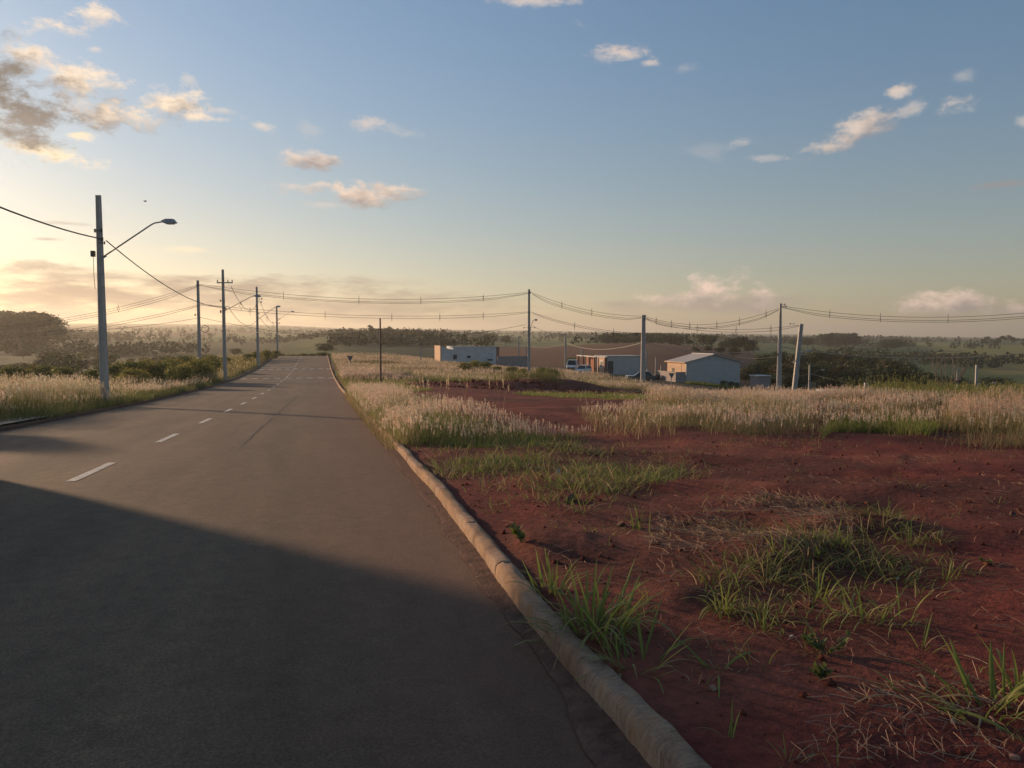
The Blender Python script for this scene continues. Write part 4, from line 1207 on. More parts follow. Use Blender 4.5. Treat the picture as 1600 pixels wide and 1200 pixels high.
LW = 'dark broad tree in the wood below the right-hand hills'
for (px, top, d, k, wx) in ((1178, 566, 168, 'r1', 1.2), (1200, 561, 176, 'r2', 1.1), (1224, 566, 170, 'r4', 1.2), (1250, 568, 178, 'r1', 1.2), (1276, 566, 172, 'r2', 1.1),
        (1302, 562, 186, 'r1', 1.2), (1326, 566, 172, 'r4', 1.2), (1350, 574, 165, 'r2', 1.2), (1374, 573, 152, 'r1', 1.2), (1394, 571, 150, 'r2', 1.3), (1418, 574, 154, 'r1', 1.2), (1440, 582, 150, 'r4', 1.1),
        (1192, 551, 236, 'r3', 1.2), (1216, 548, 245, 'r2', 1.2), (1243, 550, 240, 'r4', 1.2), (1268, 546, 262, 'r1', 1.2), (1292, 545, 258, 'r3', 1.2), (1318, 548, 252, 'r4', 1.3), (1344, 551, 244, 'r1', 1.2), (1370, 554, 236, 'r2', 1.2),
        (1398, 558, 226, 'r4', 1.2), (1424, 565, 216, 'r1', 1.1), (1452, 578, 190, 'r3', 1.1), (1472, 584, 180, 'r1', 1.1), (1496, 588, 172, 'r2', 1.1), (1552, 588, 176, 'r2', 1.4), (1574, 592, 168, 'r1', 1.3), (1596, 598, 160, 'r4', 1.2),
        (1165, 572, 150, 'r4', 1.3), (1210, 580, 140, 'r1', 1.3), (1238, 584, 136, 'r2', 1.2), (1298, 586, 132, 'r1', 1.3), (1332, 588, 130, 'r2', 1.2)):
    tree_px(k, px, top, d, LW, 'dark trees below the right-hand hills', wx=wx, hmax=22)
_ct = {}
for (px, top, d, k, wx) in sorted([(1078, 530, 430, 'r2', 1.2), (1098, 521, 425, 'r3', 1.1), (1112, 522, 420, 'r3', 1.2), (1130, 531, 400, 'r1', 1.2), (1144, 527, 390, 'r2', 1.3), (1158, 523, 385, 'r1', 1.3), (1170, 529, 380, 'r4', 1.1), (1062, 534, 440, 'r1', 1.2),
        (1086, 541, 330, 'r1', 1.4), (1106, 540, 326, 'r2', 1.4), (1126, 540, 322, 'r1', 1.5), (1146, 541, 318, 'r4', 1.4)]):
    lb = 'tree from the left in the low front row of the brown field edge' if d < 350 else 'tree from the left in the tall back row beyond the brown field'
    _ct[lb] = _ct.get(lb, -1) + 1
    tree_px(k, px, top, d, ORD[_ct[lb]] + ' ' + lb, 'trees beyond the brown field', wx=wx, hmax=20)
LR = 'small distant tree in the long row on the ridge behind the buildings'
for i in range(40):
    px = 944 + i * 3.0 + random.uniform(-1.5, 1.5)
    tree_px(random.choice(('r1', 'r2', 'r3')), px, random.uniform(519, 524.5), random.uniform(560, 640), LR, 'tree row on the middle ridge', wx=1.25, hmax=16, hmin=6)
LS = 'distant tree of the clump on the hilltop right of the tall pole'
for i in range(24):
    px = 1284 + i * 2.25
    tree_px(random.choice(('t1', 'r1', 't2', 'r2')), px, 519 + 4 * random.random() + .06 * i, random.uniform(860, 930), LS, 'hilltop clump at the right', wx=1.3, hmax=20, hmin=9)
for (px, top, lb) in ((1392, 529, 'middle tree of the three standing together on the far green slope'), (1398, 528, 'right tree of the three standing together on the far green slope'), (1386, 531, 'left tree of the three standing together on the far green slope'),
        (1243, 528, 'lone far tree seen just left of the leaning lamp pole top'), (1262, 526, 'lone far tree seen just right of the leaning lamp pole')):
    tree_px('r2', px, top, 820, lb, 'lone far trees at the right', wx=1.4, hmax=14, hmin=6)
for iu, (px, top) in enumerate(((1537, 529), (1543, 527), (1549, 530), (1559, 528), (1564, 526), (1570, 527), (1576, 525), (1581, 528), (1585, 530), (1590, 530), (1599, 530), (1606, 528))):
    tree_px(random.choice(('u1', 'u2', 'r1')), px, top - 1, random.uniform(980, 1060), ORD[iu] + ' tree from the left in the flat-topped row on the far right crest', 'flat-topped trees on the far crest', wx=1.2, hmax=18, hmin=9)
LF = 'tree in the dark plantation on the hill at the left edge'
for i in range(64):
    px = -62 + i * 1.98 + random.uniform(-2, 2); row = i % 3
    tree_px(random.choice(('t1', 't2', 'r1', 'r2')), px, (487.5 if px < 66 else 491) + random.uniform(-1.5, 2.0) + row * 1.5, 520 - row * 18, LF, 'plantation on the left hill', wx=1.7, hmax=24, hmin=14)
for ih, (px, top, k) in enumerate(((530, 513, 'r1'), (536, 515, 'r2'), (553, 515, 'r1'), (567, 516, 'r2'), (579, 508, 't1'), (582, 511, 'r1'), (596, 512, 'r3'), (602, 513, 'u1'), (608, 510, 'u2'), (618, 516, 'r1'), (636, 515, 'r2'), (648, 514.5, 'r1'), (652, 515, 'r2'), (664, 517, 'r2'), (672, 518, 'r1'), (693, 519, 'r1'), (700, 519, 'r2'), (760, 521, 'r1'), (768, 521, 'r2'), (790, 523, 'r1'))):
    tree_px(k, px, top, 690 + random.uniform(-30, 30), ORD[ih] + ' small tree from the left along the dark hill crest beyond the road', 'trees on the dark hill crest', wx=1.4, hmax=14, hmin=5)
tree_px('r2', 508, 535, 300, 'lone round dark tree on the light green slope past the road end', None, wx=1.5, hmax=7)
LE = 'dark bush at the far end of the road'
for i in range(14):
    tree_px(random.choice(('b1', 'r1')), 430 + i * 6.5 + random.uniform(-2.5, 2.5), 550 + random.uniform(-2, 4), random.uniform(172, 200), ORD[i] + ' dark bush from the left at the far end of the road', 'bushes at the end of the road', cat='bush', name='bush', wx=1.0, hmax=5, hmin=2)
LV = 'hazy tree in the valley behind the left verge'
for i in range(44):
    px = random.uniform(-40, 430); d = random.uniform(130, 380)
    tree_px(random.choice(('r1', 'r2', 'r3', 'r4', 'b1')), px, 600 - 50 * (d / 380) ** .6 + random.uniform(-10, 4) - (px < 150) * 6, d, LV, 'trees in the left valley', wx=1.5, hmax=8, hmin=2.5)
_lg = sorted([(170, 566, 56, 'b1'), (196, 560, 60, 'b1'), (222, 558, 62, 'b2'), (246, 562, 60, 'b1'), (268, 556, 68, 'b2'), (292, 552, 72, 'b1'), (308, 556, 66, 'b2'), (326, 562, 70, 'b1'), (280, 566, 58, 'b2'), (210, 572, 52, 'b2'),
        (140, 574, 58, 'b1'), (105, 570, 66, 'b1'), (60, 566, 74, 'b1'), (20, 568, 70, 'b1'), (-20, 566, 72, 'b1'), (330, 552, 96, 'b2'), (352, 556, 112, 'b1'), (400, 547, 128, 'b2'), (415, 545, 132, 'b2'), (430, 546, 138, 'b1'), (386, 551, 124, 'b1')])
_sec = [(-99, 155, 'leafy bush left of the nearest left pole, counted from the picture edge'), (155, 313, 'leafy bush between the nearest pole and the thin tall pole, counted from the left'), (313, 353, 'leafy bush between the thin tall pole and the crossarm pole, counted from the left'),
        (353, 405, 'leafy bush between the crossarm pole and the third pole, counted from the left'), (405, 999, 'sunlit bush between the third pole and the road end, counted from the left')]
_cnt = {}
for (px, top, d, k) in _lg:
    lb = next(t_ for a_, b_, t_ in _sec if a_ <= px < b_); _cnt[lb] = _cnt.get(lb, -1) + 1
    tree_px(k, px, top, d, ORD[_cnt[lb]] + ' ' + lb, 'bushes behind the left verge', cat='bush', name='bush', wx=.95, hmax=2.7, hmin=1.0)
for ib, (px, top, d, k) in enumerate(sorted(((742, 561, 104, 'b2'), (758, 563, 100, 'b1'), (728, 564, 98, 'b2'), (776, 571, 96, 'b1'), (800, 571, 92, 'b1'), (845, 572, 88, 'b1'), (862, 574, 86, 'b1'), (815, 574, 90, 'b2')))):
    tree_px(k, px, top, d, ORD[ib] + ' rough bush from the left before the pale building and mauve wall', 'bushes before the pale building', cat='bush', name='bush', wx=1.0, hmax=2.2, hmin=.8)
for (px, top, d, k) in ((1142, 592, 109, 'middle'), (1130, 593, 109, 'left'), (1152, 590, 112, 'right')):
    tree_px('b1', px, top, d, k + ' one of three low dark bushes at the foot of the gabled house', 'bushes at the gabled house', cat='bush', name='bush', wx=1.0, hmax=1.1, hmin=.5)
tree_px('b1', 894, 556, 150, 'dark bush rising behind the white utility vehicle', None, cat='bush', name='bush', wx=.8, hmax=5)

# far woods and hedgerows that read as one mass
N = 17000
rr_ = np.exp(rng.uniform(math.log(420), math.log(6500), N)); aa_ = rng.uniform(-.80, .80, N)
fx = np.sin(aa_ + YAW) * rr_; fy = np.cos(aa_ + YAW) * rr_
ppx = 800 + FPX * np.tan(aa_)
wx_ = fx + (fbm(fx, fy, 120, 51, 3) - .5) * 70; wy_ = fy + (fbm(fx, fy, 120, 52, 3) - .5) * 70
b1 = np.full(N, 1e18); b2 = np.full(N, 1e18); k1 = np.zeros(N, int)
for i in range(NS):
    k = 1 / (sr[i] * .9); d2 = np.sqrt(((wx_ - sx_[i]) ** 2 + (wy_ - sy_[i]) ** 2)) * k
    m_ = d2 < b1; b2 = np.where(m_, b1, np.minimum(b2, d2)); k1 = np.where(m_, i, k1); b1 = np.where(m_, d2, b1)
hedge = (b2 - b1) < .012
wood = kinds[k1] == 3
dn = fbm(fx, fy, 90, 88, 3)
keep = ((wood & (rr_ < 3500)) | (hedge & (dn > .56) & (rr_ < 2600)) | ((dn > .70) & (rr_ < 2500)) | ((ppx < 480) & (rr_ < 900) & (dn > .60)) | ((ppx > 515) & (ppx < 700) & (rr_ < 720) & (dn > .40)) | ((ppx > 1180) & (rr_ < 420) & (dn > .42)))
keep &= ~((ppx > 770) & (ppx < 1235) & (rr_ < 500)) & ~((ppx > 1430) & (rr_ > 420) & (rr_ < 1500) & (dn < .68)) & ~((ppx > 1190) & (ppx < 1440) & (rr_ > 420) & (rr_ < 1000) & (dn < .62)) & ~((ppx > 470) & (ppx < 520) & (rr_ < 700))
fx, fy, rr_, dn = fx[keep], fy[keep], rr_[keep], dn[keep]
VV = []; CCc = []
for (m_, Q, s0, s1) in ((rr_ < 1100, 26, .08, .15), (rr_ >= 1100, 9, .15, .27)):
    x_, y_ = fx[m_], fy[m_]; n = len(x_); z_ = zf(x_, y_)
    hh = rng.uniform(4, 9, n) * (1 + .3 * (rr_[m_] > 900))
    dv = rng.normal(size=(n, Q, 3)); dv /= np.linalg.norm(dv, axis=2)[:, :, None]
    P = np.stack([x_, y_, z_], -1)[:, None, :] + (dv * np.array([.42, .42, .38]) + np.array([0, 0, .55])) * hh[:, None, None] * rng.uniform(.6, 1, (n, Q, 1))
    P = P.reshape(-1, 3); hs = np.repeat(hh, Q)
    u = rng.normal(size=(n * Q, 3)); u /= np.linalg.norm(u, axis=1)[:, None]
    v = np.cross(u, rng.normal(size=(n * Q, 3))); v /= np.linalg.norm(v, axis=1)[:, None]
    s = (hs * rng.uniform(s0, s1, n * Q))[:, None]
    VV.append(np.stack([P - u * s, P - v * s * .8, P + u * s, P + v * s * .8], 1).reshape(-1, 3))
    CCc.append(np.repeat(np.array([.036, .048, .020])[None] * np.repeat(rng.uniform(.6, 1.5, n), Q)[:, None] * rng.uniform(.8, 1.2, n * Q)[:, None], 4, 0))
Vv = np.concatenate(VV); cc_ = np.concatenate(CCc)
tag(link('far_woods', np_mesh('far_woods', Vv, [np.arange(len(Vv)).reshape(-1, 4)], cc_), M['far_leaf']),
    'dark woods and hedgerows scattered over the distant hills and fields', 'woods', kind='stuff')

# ------------------------------------------------------------------ grass
def blade_arrays(P, h, w, az, lean, c0, c1, segs=3, face=None):
    n = len(P); h = np.broadcast_to(h, n); w = np.broadcast_to(w, n); lean = np.broadcast_to(lean, n)
    c0 = np.broadcast_to(np.asarray(c0, float), (n, 3)); c1 = np.broadcast_to(np.asarray(c1, float), (n, 3))
    dx, dy = np.cos(az), np.sin(az)
    fa = rng.uniform(0, 2 * math.pi, n) if face is None else face
    sx, sy = np.cos(fa), np.sin(fa)
    V = np.empty((n, 2 * segs + 1, 3)); Cc = np.empty((n, 2 * segs + 1, 3))
    for k in range(segs + 1):
        t = k / segs
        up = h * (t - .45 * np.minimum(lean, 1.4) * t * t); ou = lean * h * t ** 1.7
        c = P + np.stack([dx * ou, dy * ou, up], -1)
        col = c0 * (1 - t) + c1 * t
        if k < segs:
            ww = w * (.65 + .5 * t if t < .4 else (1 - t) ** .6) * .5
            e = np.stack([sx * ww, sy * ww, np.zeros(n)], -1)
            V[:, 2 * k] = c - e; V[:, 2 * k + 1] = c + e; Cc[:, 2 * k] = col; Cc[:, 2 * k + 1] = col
        else: V[:, 2 * k] = c; Cc[:, 2 * k] = col
    b = (np.arange(n) * (2 * segs + 1))[:, None]
    F4 = [b + np.array([[2 * k, 2 * k + 1, 2 * k + 3, 2 * k + 2]]) for k in range(segs - 1)]
    F3 = b + np.array([[2 * segs - 2, 2 * segs - 1, 2 * segs]])
    tip = V[:, 2 * segs].copy()
    return V.reshape(-1, 3), (np.concatenate(F4) if F4 else np.zeros((0, 4), int)), F3, Cc.reshape(-1, 3), tip

def join(parts):
    V = []; A = []; B = []; Cc = []; o = 0
    for (v, f4, f3, c) in parts:
        V.append(v); A.append(f4 + o); B.append(f3 + o); Cc.append(c); o += len(v)
    fl = [f for f in (np.concatenate(A), np.concatenate(B)) if len(f)]
    return np.concatenate(V), fl, np.concatenate(Cc)

def stuff(name, parts, mat, label, cat, parent=None):
    V, fl, Cc = join(parts)
    o = link(name, np_mesh(name, V, fl, np.clip(Cc, .005, 1)), mat, parent)
    if parent is None: tag(o, label, cat, kind='stuff')
    else: o['kind'] = 'stuff'
    return o

def in_poly(x, y, poly):
    r = np.zeros(len(x), bool); n = len(poly)
    for i in range(n):
        x1, y1 = poly[i][:2]; x2, y2 = poly[(i + 1) % n][:2]
        c = ((y1 > y) != (y2 > y)) & (x < (x2 - x1) * (y - y1) / (y2 - y1 + 1e-12) + x1)
        r ^= c
    return r
def sample(poly, n, dens=None):
    xs_ = [p[0] for p in poly]; ys_ = [p[1] for p in poly]
    X = []; Y = []; tot = 0
    for _ in range(60):
        x = rng.uniform(min(xs_), max(xs_), n * 2); y = rng.uniform(min(ys_), max(ys_), n * 2)
        k = in_poly(x, y, poly)
        if dens is not None: k &= rng.uniform(0, 1, len(x)) < dens(x, y)
        X.append(x[k]); Y.append(y[k]); tot += k.sum()
        if tot >= n: break
    x = np.concatenate(X)[:n]; y = np.concatenate(Y)[:n]
    return np.stack([x, y, zf(x, y) - .02], -1)
def var(col, n, v=.25):
    c = np.array(col)[None] * rng.uniform(1 - v, 1 + v, (n, 1)); c[:, 0] *= rng.uniform(.85, 1.2, n); return c
def fade(P, a, b, w): return a * (1 - w[:, None]) + b * w[:, None]
def plumes(T, L, w, col, k=7, spread=.35):
    """feathery seed heads: slivers standing off the last stretch of each stalk"""
    n = len(T); P = np.repeat(T, k, 0); Lr = np.repeat(np.broadcast_to(L, n), k)
    P = P - np.stack([np.zeros(n * k), np.zeros(n * k), rng.uniform(0, 1, n * k) * Lr], -1)
    v, f4, f3, c, _ = blade_arrays(P, Lr * rng.uniform(.3, .6, n * k), w, rng.uniform(0, 6.28, n * k), rng.uniform(.15, spread * 3.4, n * k), np.repeat(col, k, 0), np.repeat(col, k, 0) * 1.08, 2)
    return v, f4, f3, c
GREEN = (.145, .205, .045); LGREEN = (.190, .235, .052); DRY = (.38, .29, .16); PINK = (.60, .48, .37); CREAM = (.62, .49, .32); OLIVE = (.165, .165, .058)

def natal(label, poly, nb, ns, h, dens=None, blade_c=GREEN, plume_c=PINK, wb=.010, ws=.004, wp=.012, L=.12, k=9, hmod=None, dryf=.3, name='plume_grass', lean=.45):
    P = sample(poly, nb, dens); n = len(P)
    hm = np.ones(n) if hmod is None else hmod(P[:, 0], P[:, 1])
    dry = rng.uniform(0, 1, n) < dryf
    c = np.where(dry[:, None], var(DRY, n), var(blade_c, n))
    gn = np.clip(.5 + 1.5 * (fbm(P[:, 0], P[:, 1], 2.4, 61, 4) - .5), .05, 1)
    c = c * (.7 + .6 * gn)[:, None]
    hb_ = h * hm * rng.uniform(.35, .85, n) * (.75 + .5 * gn)
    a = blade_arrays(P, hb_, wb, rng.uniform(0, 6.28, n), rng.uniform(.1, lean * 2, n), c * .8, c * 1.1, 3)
    Q = sample(poly, ns, dens); n2 = len(Q)
    hm2 = np.ones(n2) if hmod is None else hmod(Q[:, 0], Q[:, 1])
    gn2 = np.clip(.5 + 1.5 * (fbm(Q[:, 0], Q[:, 1], 2.4, 61, 4) - .5), .05, 1)
    hs_ = h * hm2 * rng.uniform(.75, 1.12, n2) * (.72 + .55 * gn2)
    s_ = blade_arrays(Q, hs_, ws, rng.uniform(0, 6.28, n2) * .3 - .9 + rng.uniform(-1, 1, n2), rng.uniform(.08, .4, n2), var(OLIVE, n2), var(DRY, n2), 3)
    g3 = fbm(Q[:, 0], Q[:, 1], 3.5, 64, 3)[:, None]
    pc = var(plume_c, n2, .22) * (1 - .55 * sstep(.5, .65, g3)) + np.array(OLIVE)[None] * 1.3 * .55 * sstep(.5, .65, g3)
    pl = plumes(s_[4], L * rng.uniform(.7, 1.3, n2), wp, pc, k)
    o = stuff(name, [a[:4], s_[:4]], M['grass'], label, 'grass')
    stuff('seed_heads', [pl], M['plume'], None, None, o)
    return o
# A: clump hanging over the right kerb
def colpt(px, base, d): 
    q = at(px, base, d); return (q.x, q.y)
polyA = [(1.45, 15.2), (2.2, 14.7), (3.6, 14.5), (5.0, 15.0), (5.8, 15.6)] + [colpt(px, 600, d_) for px, d_ in ((860, 16.2), (830, 16.8), (760, 18.0), (700, 20.5), (650, 25), (618, 34), (600, 44))] + [(1.5, 46)]
def hA(x, y): return (.58 + .42 * sstep(14.2, 16.4, y - .1 * x)) * (1 - .55 * sstep(3.0, 5.6, x)) * (.75 + .5 * fbm(x, y, 3, 65, 2))
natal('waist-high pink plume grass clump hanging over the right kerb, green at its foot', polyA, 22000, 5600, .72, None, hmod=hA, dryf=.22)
natal('dry pale grass spilling over the right kerb stones beside the pink clump', [(1.25, 14.9), (1.9, 14.7), (2.0, 24), (1.8, 46), (1.35, 46), (1.22, 24)], 7000, 1600, .6, blade_c=OLIVE, dryf=.65, lean=.8)
Pq = [ground(x_, 652, 5, 80) for x_ in (655, 668, 680, 690, 700, 722, 735, 760, 800, 815)]
T_ = np.array([(q.x + random.uniform(-.3, .3), q.y + random.uniform(1, 5), 0) for q in Pq for _ in range(2)]); T_[:, 2] = zf(T_[:, 0], T_[:, 1])
a_ = blade_arrays(T_, rng.uniform(.95, 1.3, len(T_)), .008, rng.uniform(0, 6.28, len(T_)), rng.uniform(.05, .2, len(T_)), var(DRY, len(T_)), var(DRY, len(T_)), 4)
o = stuff('reed_stalks', [a_[:4]], M['grass'], 'few tall dry reed stalks rising above the pink clump by the kerb', 'grass')
stuff('seed_heads', [plumes(a_[4], .26, .012, var(CREAM, len(T_)), 12, .2)], M['plume'], None, None, o)
# C: long band across the right of the lot
lo = [ground(*q, 4, 80) for q in ((965, 645), (995, 655), (1020, 664), (1075, 676), (1128, 683), (1180, 698), (1235, 699), (1285, 697), (1296, 679), (1360, 682), (1440, 686), (1472, 703), (1540, 707), (1640, 712))]
hi = [at(px, 600, d_) for px, d_ in ((1680, 28), (1500, 29), (1300, 31), (1150, 32), (1060, 31), (990, 26))]
polyC = [(q.x, q.y) for q in lo] + [(q.x, q.y) for q in hi]
def dC(x, y): return np.clip(3.0 * (fbm(x, y, 2.6, 71, 4) - .37), .02, 1)
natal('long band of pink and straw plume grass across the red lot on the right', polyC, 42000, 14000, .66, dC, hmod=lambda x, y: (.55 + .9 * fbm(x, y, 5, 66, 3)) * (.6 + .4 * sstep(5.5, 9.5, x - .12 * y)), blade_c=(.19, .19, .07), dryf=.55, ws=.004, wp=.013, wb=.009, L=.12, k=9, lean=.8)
polyC2 = [(q.x, q.y) for q in [ground(*q, 4, 80) for q in ((1282, 690), (1300, 676), (1380, 677), (1450, 682), (1470, 672), (1400, 660), (1300, 660))]]
natal('fresh green grass at the foot of the plume band right of centre', polyC2, 6000, 250, .55, blade_c=LGREEN, dryf=.08)
polyW = [(at(px, 600, d_).x, at(px, 600, d_).y) for px, d_ in ((1330, 26), (1430, 24), (1500, 20.5), (1640, 17.5), (1720, 26), (1600, 30), (1450, 31), (1290, 31))]
def tall_weeds(label, poly, n, h, hv, col, nl=16):
    P = sample(poly, n, lambda x, y: np.clip(2.4 * (fbm(x, y, 2.6, 91, 3) - .34), 0, 1)); n = len(P)
    hh = h * rng.uniform(1 - hv, 1 + hv, n) * (.6 + .8 * fbm(P[:, 0], P[:, 1], 3.0, 92, 2))
    az = rng.uniform(0, 6.28, n); ln = rng.uniform(.02, .16, n)
    c = var(col, n)
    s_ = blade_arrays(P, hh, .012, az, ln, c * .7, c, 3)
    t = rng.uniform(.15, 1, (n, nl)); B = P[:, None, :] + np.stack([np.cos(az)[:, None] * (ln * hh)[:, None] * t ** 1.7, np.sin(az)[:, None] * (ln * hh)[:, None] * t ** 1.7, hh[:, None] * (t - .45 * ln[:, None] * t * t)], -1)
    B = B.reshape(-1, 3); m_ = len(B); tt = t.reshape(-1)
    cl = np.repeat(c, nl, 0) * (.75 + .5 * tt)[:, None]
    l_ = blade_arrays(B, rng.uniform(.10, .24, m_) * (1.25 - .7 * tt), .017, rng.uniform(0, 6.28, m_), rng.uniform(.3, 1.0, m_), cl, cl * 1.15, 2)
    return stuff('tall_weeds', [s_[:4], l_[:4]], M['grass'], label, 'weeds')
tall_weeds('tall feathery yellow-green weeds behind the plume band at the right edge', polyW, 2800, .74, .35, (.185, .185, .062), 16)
polyW2 = [(at(px, 600, d_).x, at(px, 600, d_).y) for px, d_ in ((1475, 16.5), (1640, 15.2), (1680, 20), (1480, 21))]
natal('rusty plume grass at the right edge in front of the tall weeds', polyW2, 7000, 2200, .75, blade_c=OLIVE, dryf=.5, plume_c=(.54, .40, .29))
pm = [at(px, 600, d_) for px, d_ in ((785, 66), (880, 62), (884, 68), (800, 74))]
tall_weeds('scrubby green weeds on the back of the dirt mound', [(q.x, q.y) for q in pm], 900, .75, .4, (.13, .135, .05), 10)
# D: far grass on the plateau right of the road
def dD(x, y): return np.clip(.1 + 1.9 * (fbm(x, y * 2.2, 9, 72, 3) - .30), .05, 1)
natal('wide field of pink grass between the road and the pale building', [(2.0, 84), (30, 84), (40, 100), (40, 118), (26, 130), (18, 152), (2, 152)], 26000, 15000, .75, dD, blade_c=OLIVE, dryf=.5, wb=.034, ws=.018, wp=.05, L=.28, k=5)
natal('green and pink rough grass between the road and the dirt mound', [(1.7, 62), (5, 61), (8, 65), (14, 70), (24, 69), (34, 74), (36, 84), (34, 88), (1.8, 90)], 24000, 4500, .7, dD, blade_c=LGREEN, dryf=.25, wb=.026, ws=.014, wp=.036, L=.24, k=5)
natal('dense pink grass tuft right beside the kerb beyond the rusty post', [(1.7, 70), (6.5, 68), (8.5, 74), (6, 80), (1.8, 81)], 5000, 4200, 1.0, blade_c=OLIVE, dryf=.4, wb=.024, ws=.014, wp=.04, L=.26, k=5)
natal('low green grass by the right kerb near the rusty post', [(1.6, 46), (4, 44), (7, 48), (6, 58), (8, 64), (1.7, 64)], 8000, 500, .4, blade_c=LGREEN, dryf=.25, wb=.018)
# F: fresh green strip between mound and plume band
stripF = [(q.x, q.y) for q in [ground(*q, 20, 90) for q in ((800, 616), (900, 622), (1000, 626), (1040, 622), (1020, 617), (930, 612), (830, 610))]]
natal('bright low green grass strip behind the red lot at the foot of the mound', stripF, 12000, 300, .28, lambda x, y: np.clip(3 * (fbm(x, y * 2, 3, 73, 2) - .3), .05, 1), blade_c=LGREEN, dryf=.12, wb=.02)
stripF2 = [(q.x, q.y) for q in [ground(*q, 20, 140) for q in ((930, 603), (1000, 610), (1100, 622), (1210, 632), (1200, 625), (1090, 615), (1000, 604), (940, 598))]]
natal('pale pink grass along the near side of the far street', stripF2, 9000, 5000, .5, blade_c=OLIVE, dryf=.6, wb=.03, ws=.016, wp=.04, L=.2, k=4)
pj = [at(px, 600, d_) for px, d_ in ((1070, 106), (1170, 104), (1250, 102), (1260, 110), (1150, 109.5), (1072, 109.5))]
natal('green grass in front of the gabled house', [(q.x, q.y) for q in pj], 12000, 200, .75, blade_c=LGREEN, dryf=.15, wb=.035)
# E: left verge
def dE(x, y): return np.clip(.3 + 1.8 * (fbm(x, y, 2.4, 74, 3) - .3), .1, 1)
natal('tall pale plume grass lit from behind on the left verge', [(-9.4, 24), (-12, 22.5), (-19, 24), (-24, 32), (-19, 40), (-12, 42), (-9.6, 38)], 24000, 9000, 1.25, dE, blade_c=(.125, .165, .042), plume_c=(.66, .56, .44), wb=.013, ws=.008, wp=.016, L=.20, k=8, dryf=.16)
natal('shaggy green grass along the left kerb', [(-8.45, 27), (-9.6, 23), (-11.5, 22), (-11, 40), (-10.2, 62), (-8.4, 66)], 20000, 2200, .75, dE, blade_c=(.12, .155, .04), plume_c=(.60, .50, .38), dryf=.15, wb=.014, lean=.8)
natal('rough grass round the second left pole', [(-9.2, 40), (-18, 40), (-22, 60), (-18, 80), (-9.0, 84), (-8.8, 66)], 16000, 3500, .95, dE, blade_c=(.135, .165, .042), plume_c=(.60, .50, .38), dryf=.12, wb=.02, ws=.011, wp=.024, L=.24, k=5)
natal('sunlit yellow-green grass on the left verge before the road end', [(-8.9, 84), (-26, 78), (-30, 110), (-22, 150), (-8.9, 152)], 18000, 1500, .9, blade_c=(.17, .165, .04), plume_c=CREAM, dryf=.15, wb=.04, ws=.02, wp=.04, L=.28, k=4)
# G: near low grass beside the kerb
polyG = [(q.x, q.y) for q in [ground(*q) for q in ((640, 712), (700, 800), (790, 800), (870, 800), (1000, 775), (1080, 740), (1010, 715), (920, 700), (800, 690), (690, 690))]]
def tufts_low(label, poly, ntuft, per, h, col, w, dens=None, rad=.14, dryf=.2):
    Q = sample(poly, ntuft, dens); P = np.repeat(Q, per, 0); n = len(P)
    sz = np.repeat(rng.uniform(.5, 1.35, len(Q)), per)
    P[:, 0] += rng.normal(size=n) * rad * sz; P[:, 1] += rng.normal(size=n) * rad * sz; P[:, 2] = zf(P[:, 0], P[:, 1]) - .015
    dry = rng.uniform(0, 1, n) < dryf
    c = np.where(dry[:, None], var(DRY, n), var(col, n))
    out = np.arctan2(P[:, 1] - np.repeat(Q[:, 1], per), P[:, 0] - np.repeat(Q[:, 0], per)) + rng.normal(size=n) * .6
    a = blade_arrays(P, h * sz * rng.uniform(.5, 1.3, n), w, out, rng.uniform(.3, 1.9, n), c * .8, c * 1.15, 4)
    return stuff('low_grass', [a[:4]], M['grass'], label, 'grass')
tufts_low('low green grass tufts on the red earth between the kerb and the broken block', polyG, 250, 24, .19, (.16, .20, .052), .012, lambda x, y: np.clip(3 * (fbm(x, y, 1.4, 75, 2) - .36), 0, 1))
polyG2 = [(q.x, q.y) for q in [ground(*q) for q in ((1180, 800), (1130, 870), (1100, 940), (1200, 1000), (1400, 990), (1440, 930), (1500, 905), (1500, 850), (1440, 815), (1330, 790))]]
tufts_low('patchy knee-low grass on the red mounds right of the kerb', polyG2, 70, 18, .18, (.16, .195, .052), .010, lambda x, y: np.clip(2.6 * (fbm(x, y, .8, 76, 2) - .36), 0, 1), .09)
polyG3 = [(q.x, q.y) for q in [ground(*q) for q in ((900, 690), (1100, 710), (1200, 800), (1080, 840), (950, 800), (900, 750))]]
tufts_low('thin scattered grass on the bare earth in the middle of the lot', polyG3, 70, 10, .15, (.13, .135, .045), .008, None, .08, .45)
# sparse plumes on the bare earth before the band
natal('sparse short plume grass on bare earth before the long band', [(q.x, q.y) for q in [ground(*q) for q in ((900, 640), (930, 680), (1010, 690), (1060, 680), (1040, 662), (960, 648))]], 900, 330, .5, blade_c=OLIVE, dryf=.6)
polyG4 = [(1.55, 2.2), (4.5, 1.8), (8, 3.5), (12, 9), (12, 14), (5, 14.5), (1.7, 13.5)]
tufts_low('small green sprouts dotted over the bare red earth', polyG4, 210, 7, .13, (.19, .225, .058), .009, lambda x, y: np.clip(2.4 * (fbm(x, y, 1.1, 78, 2) - .36), 0.03, 1), .05, .25)
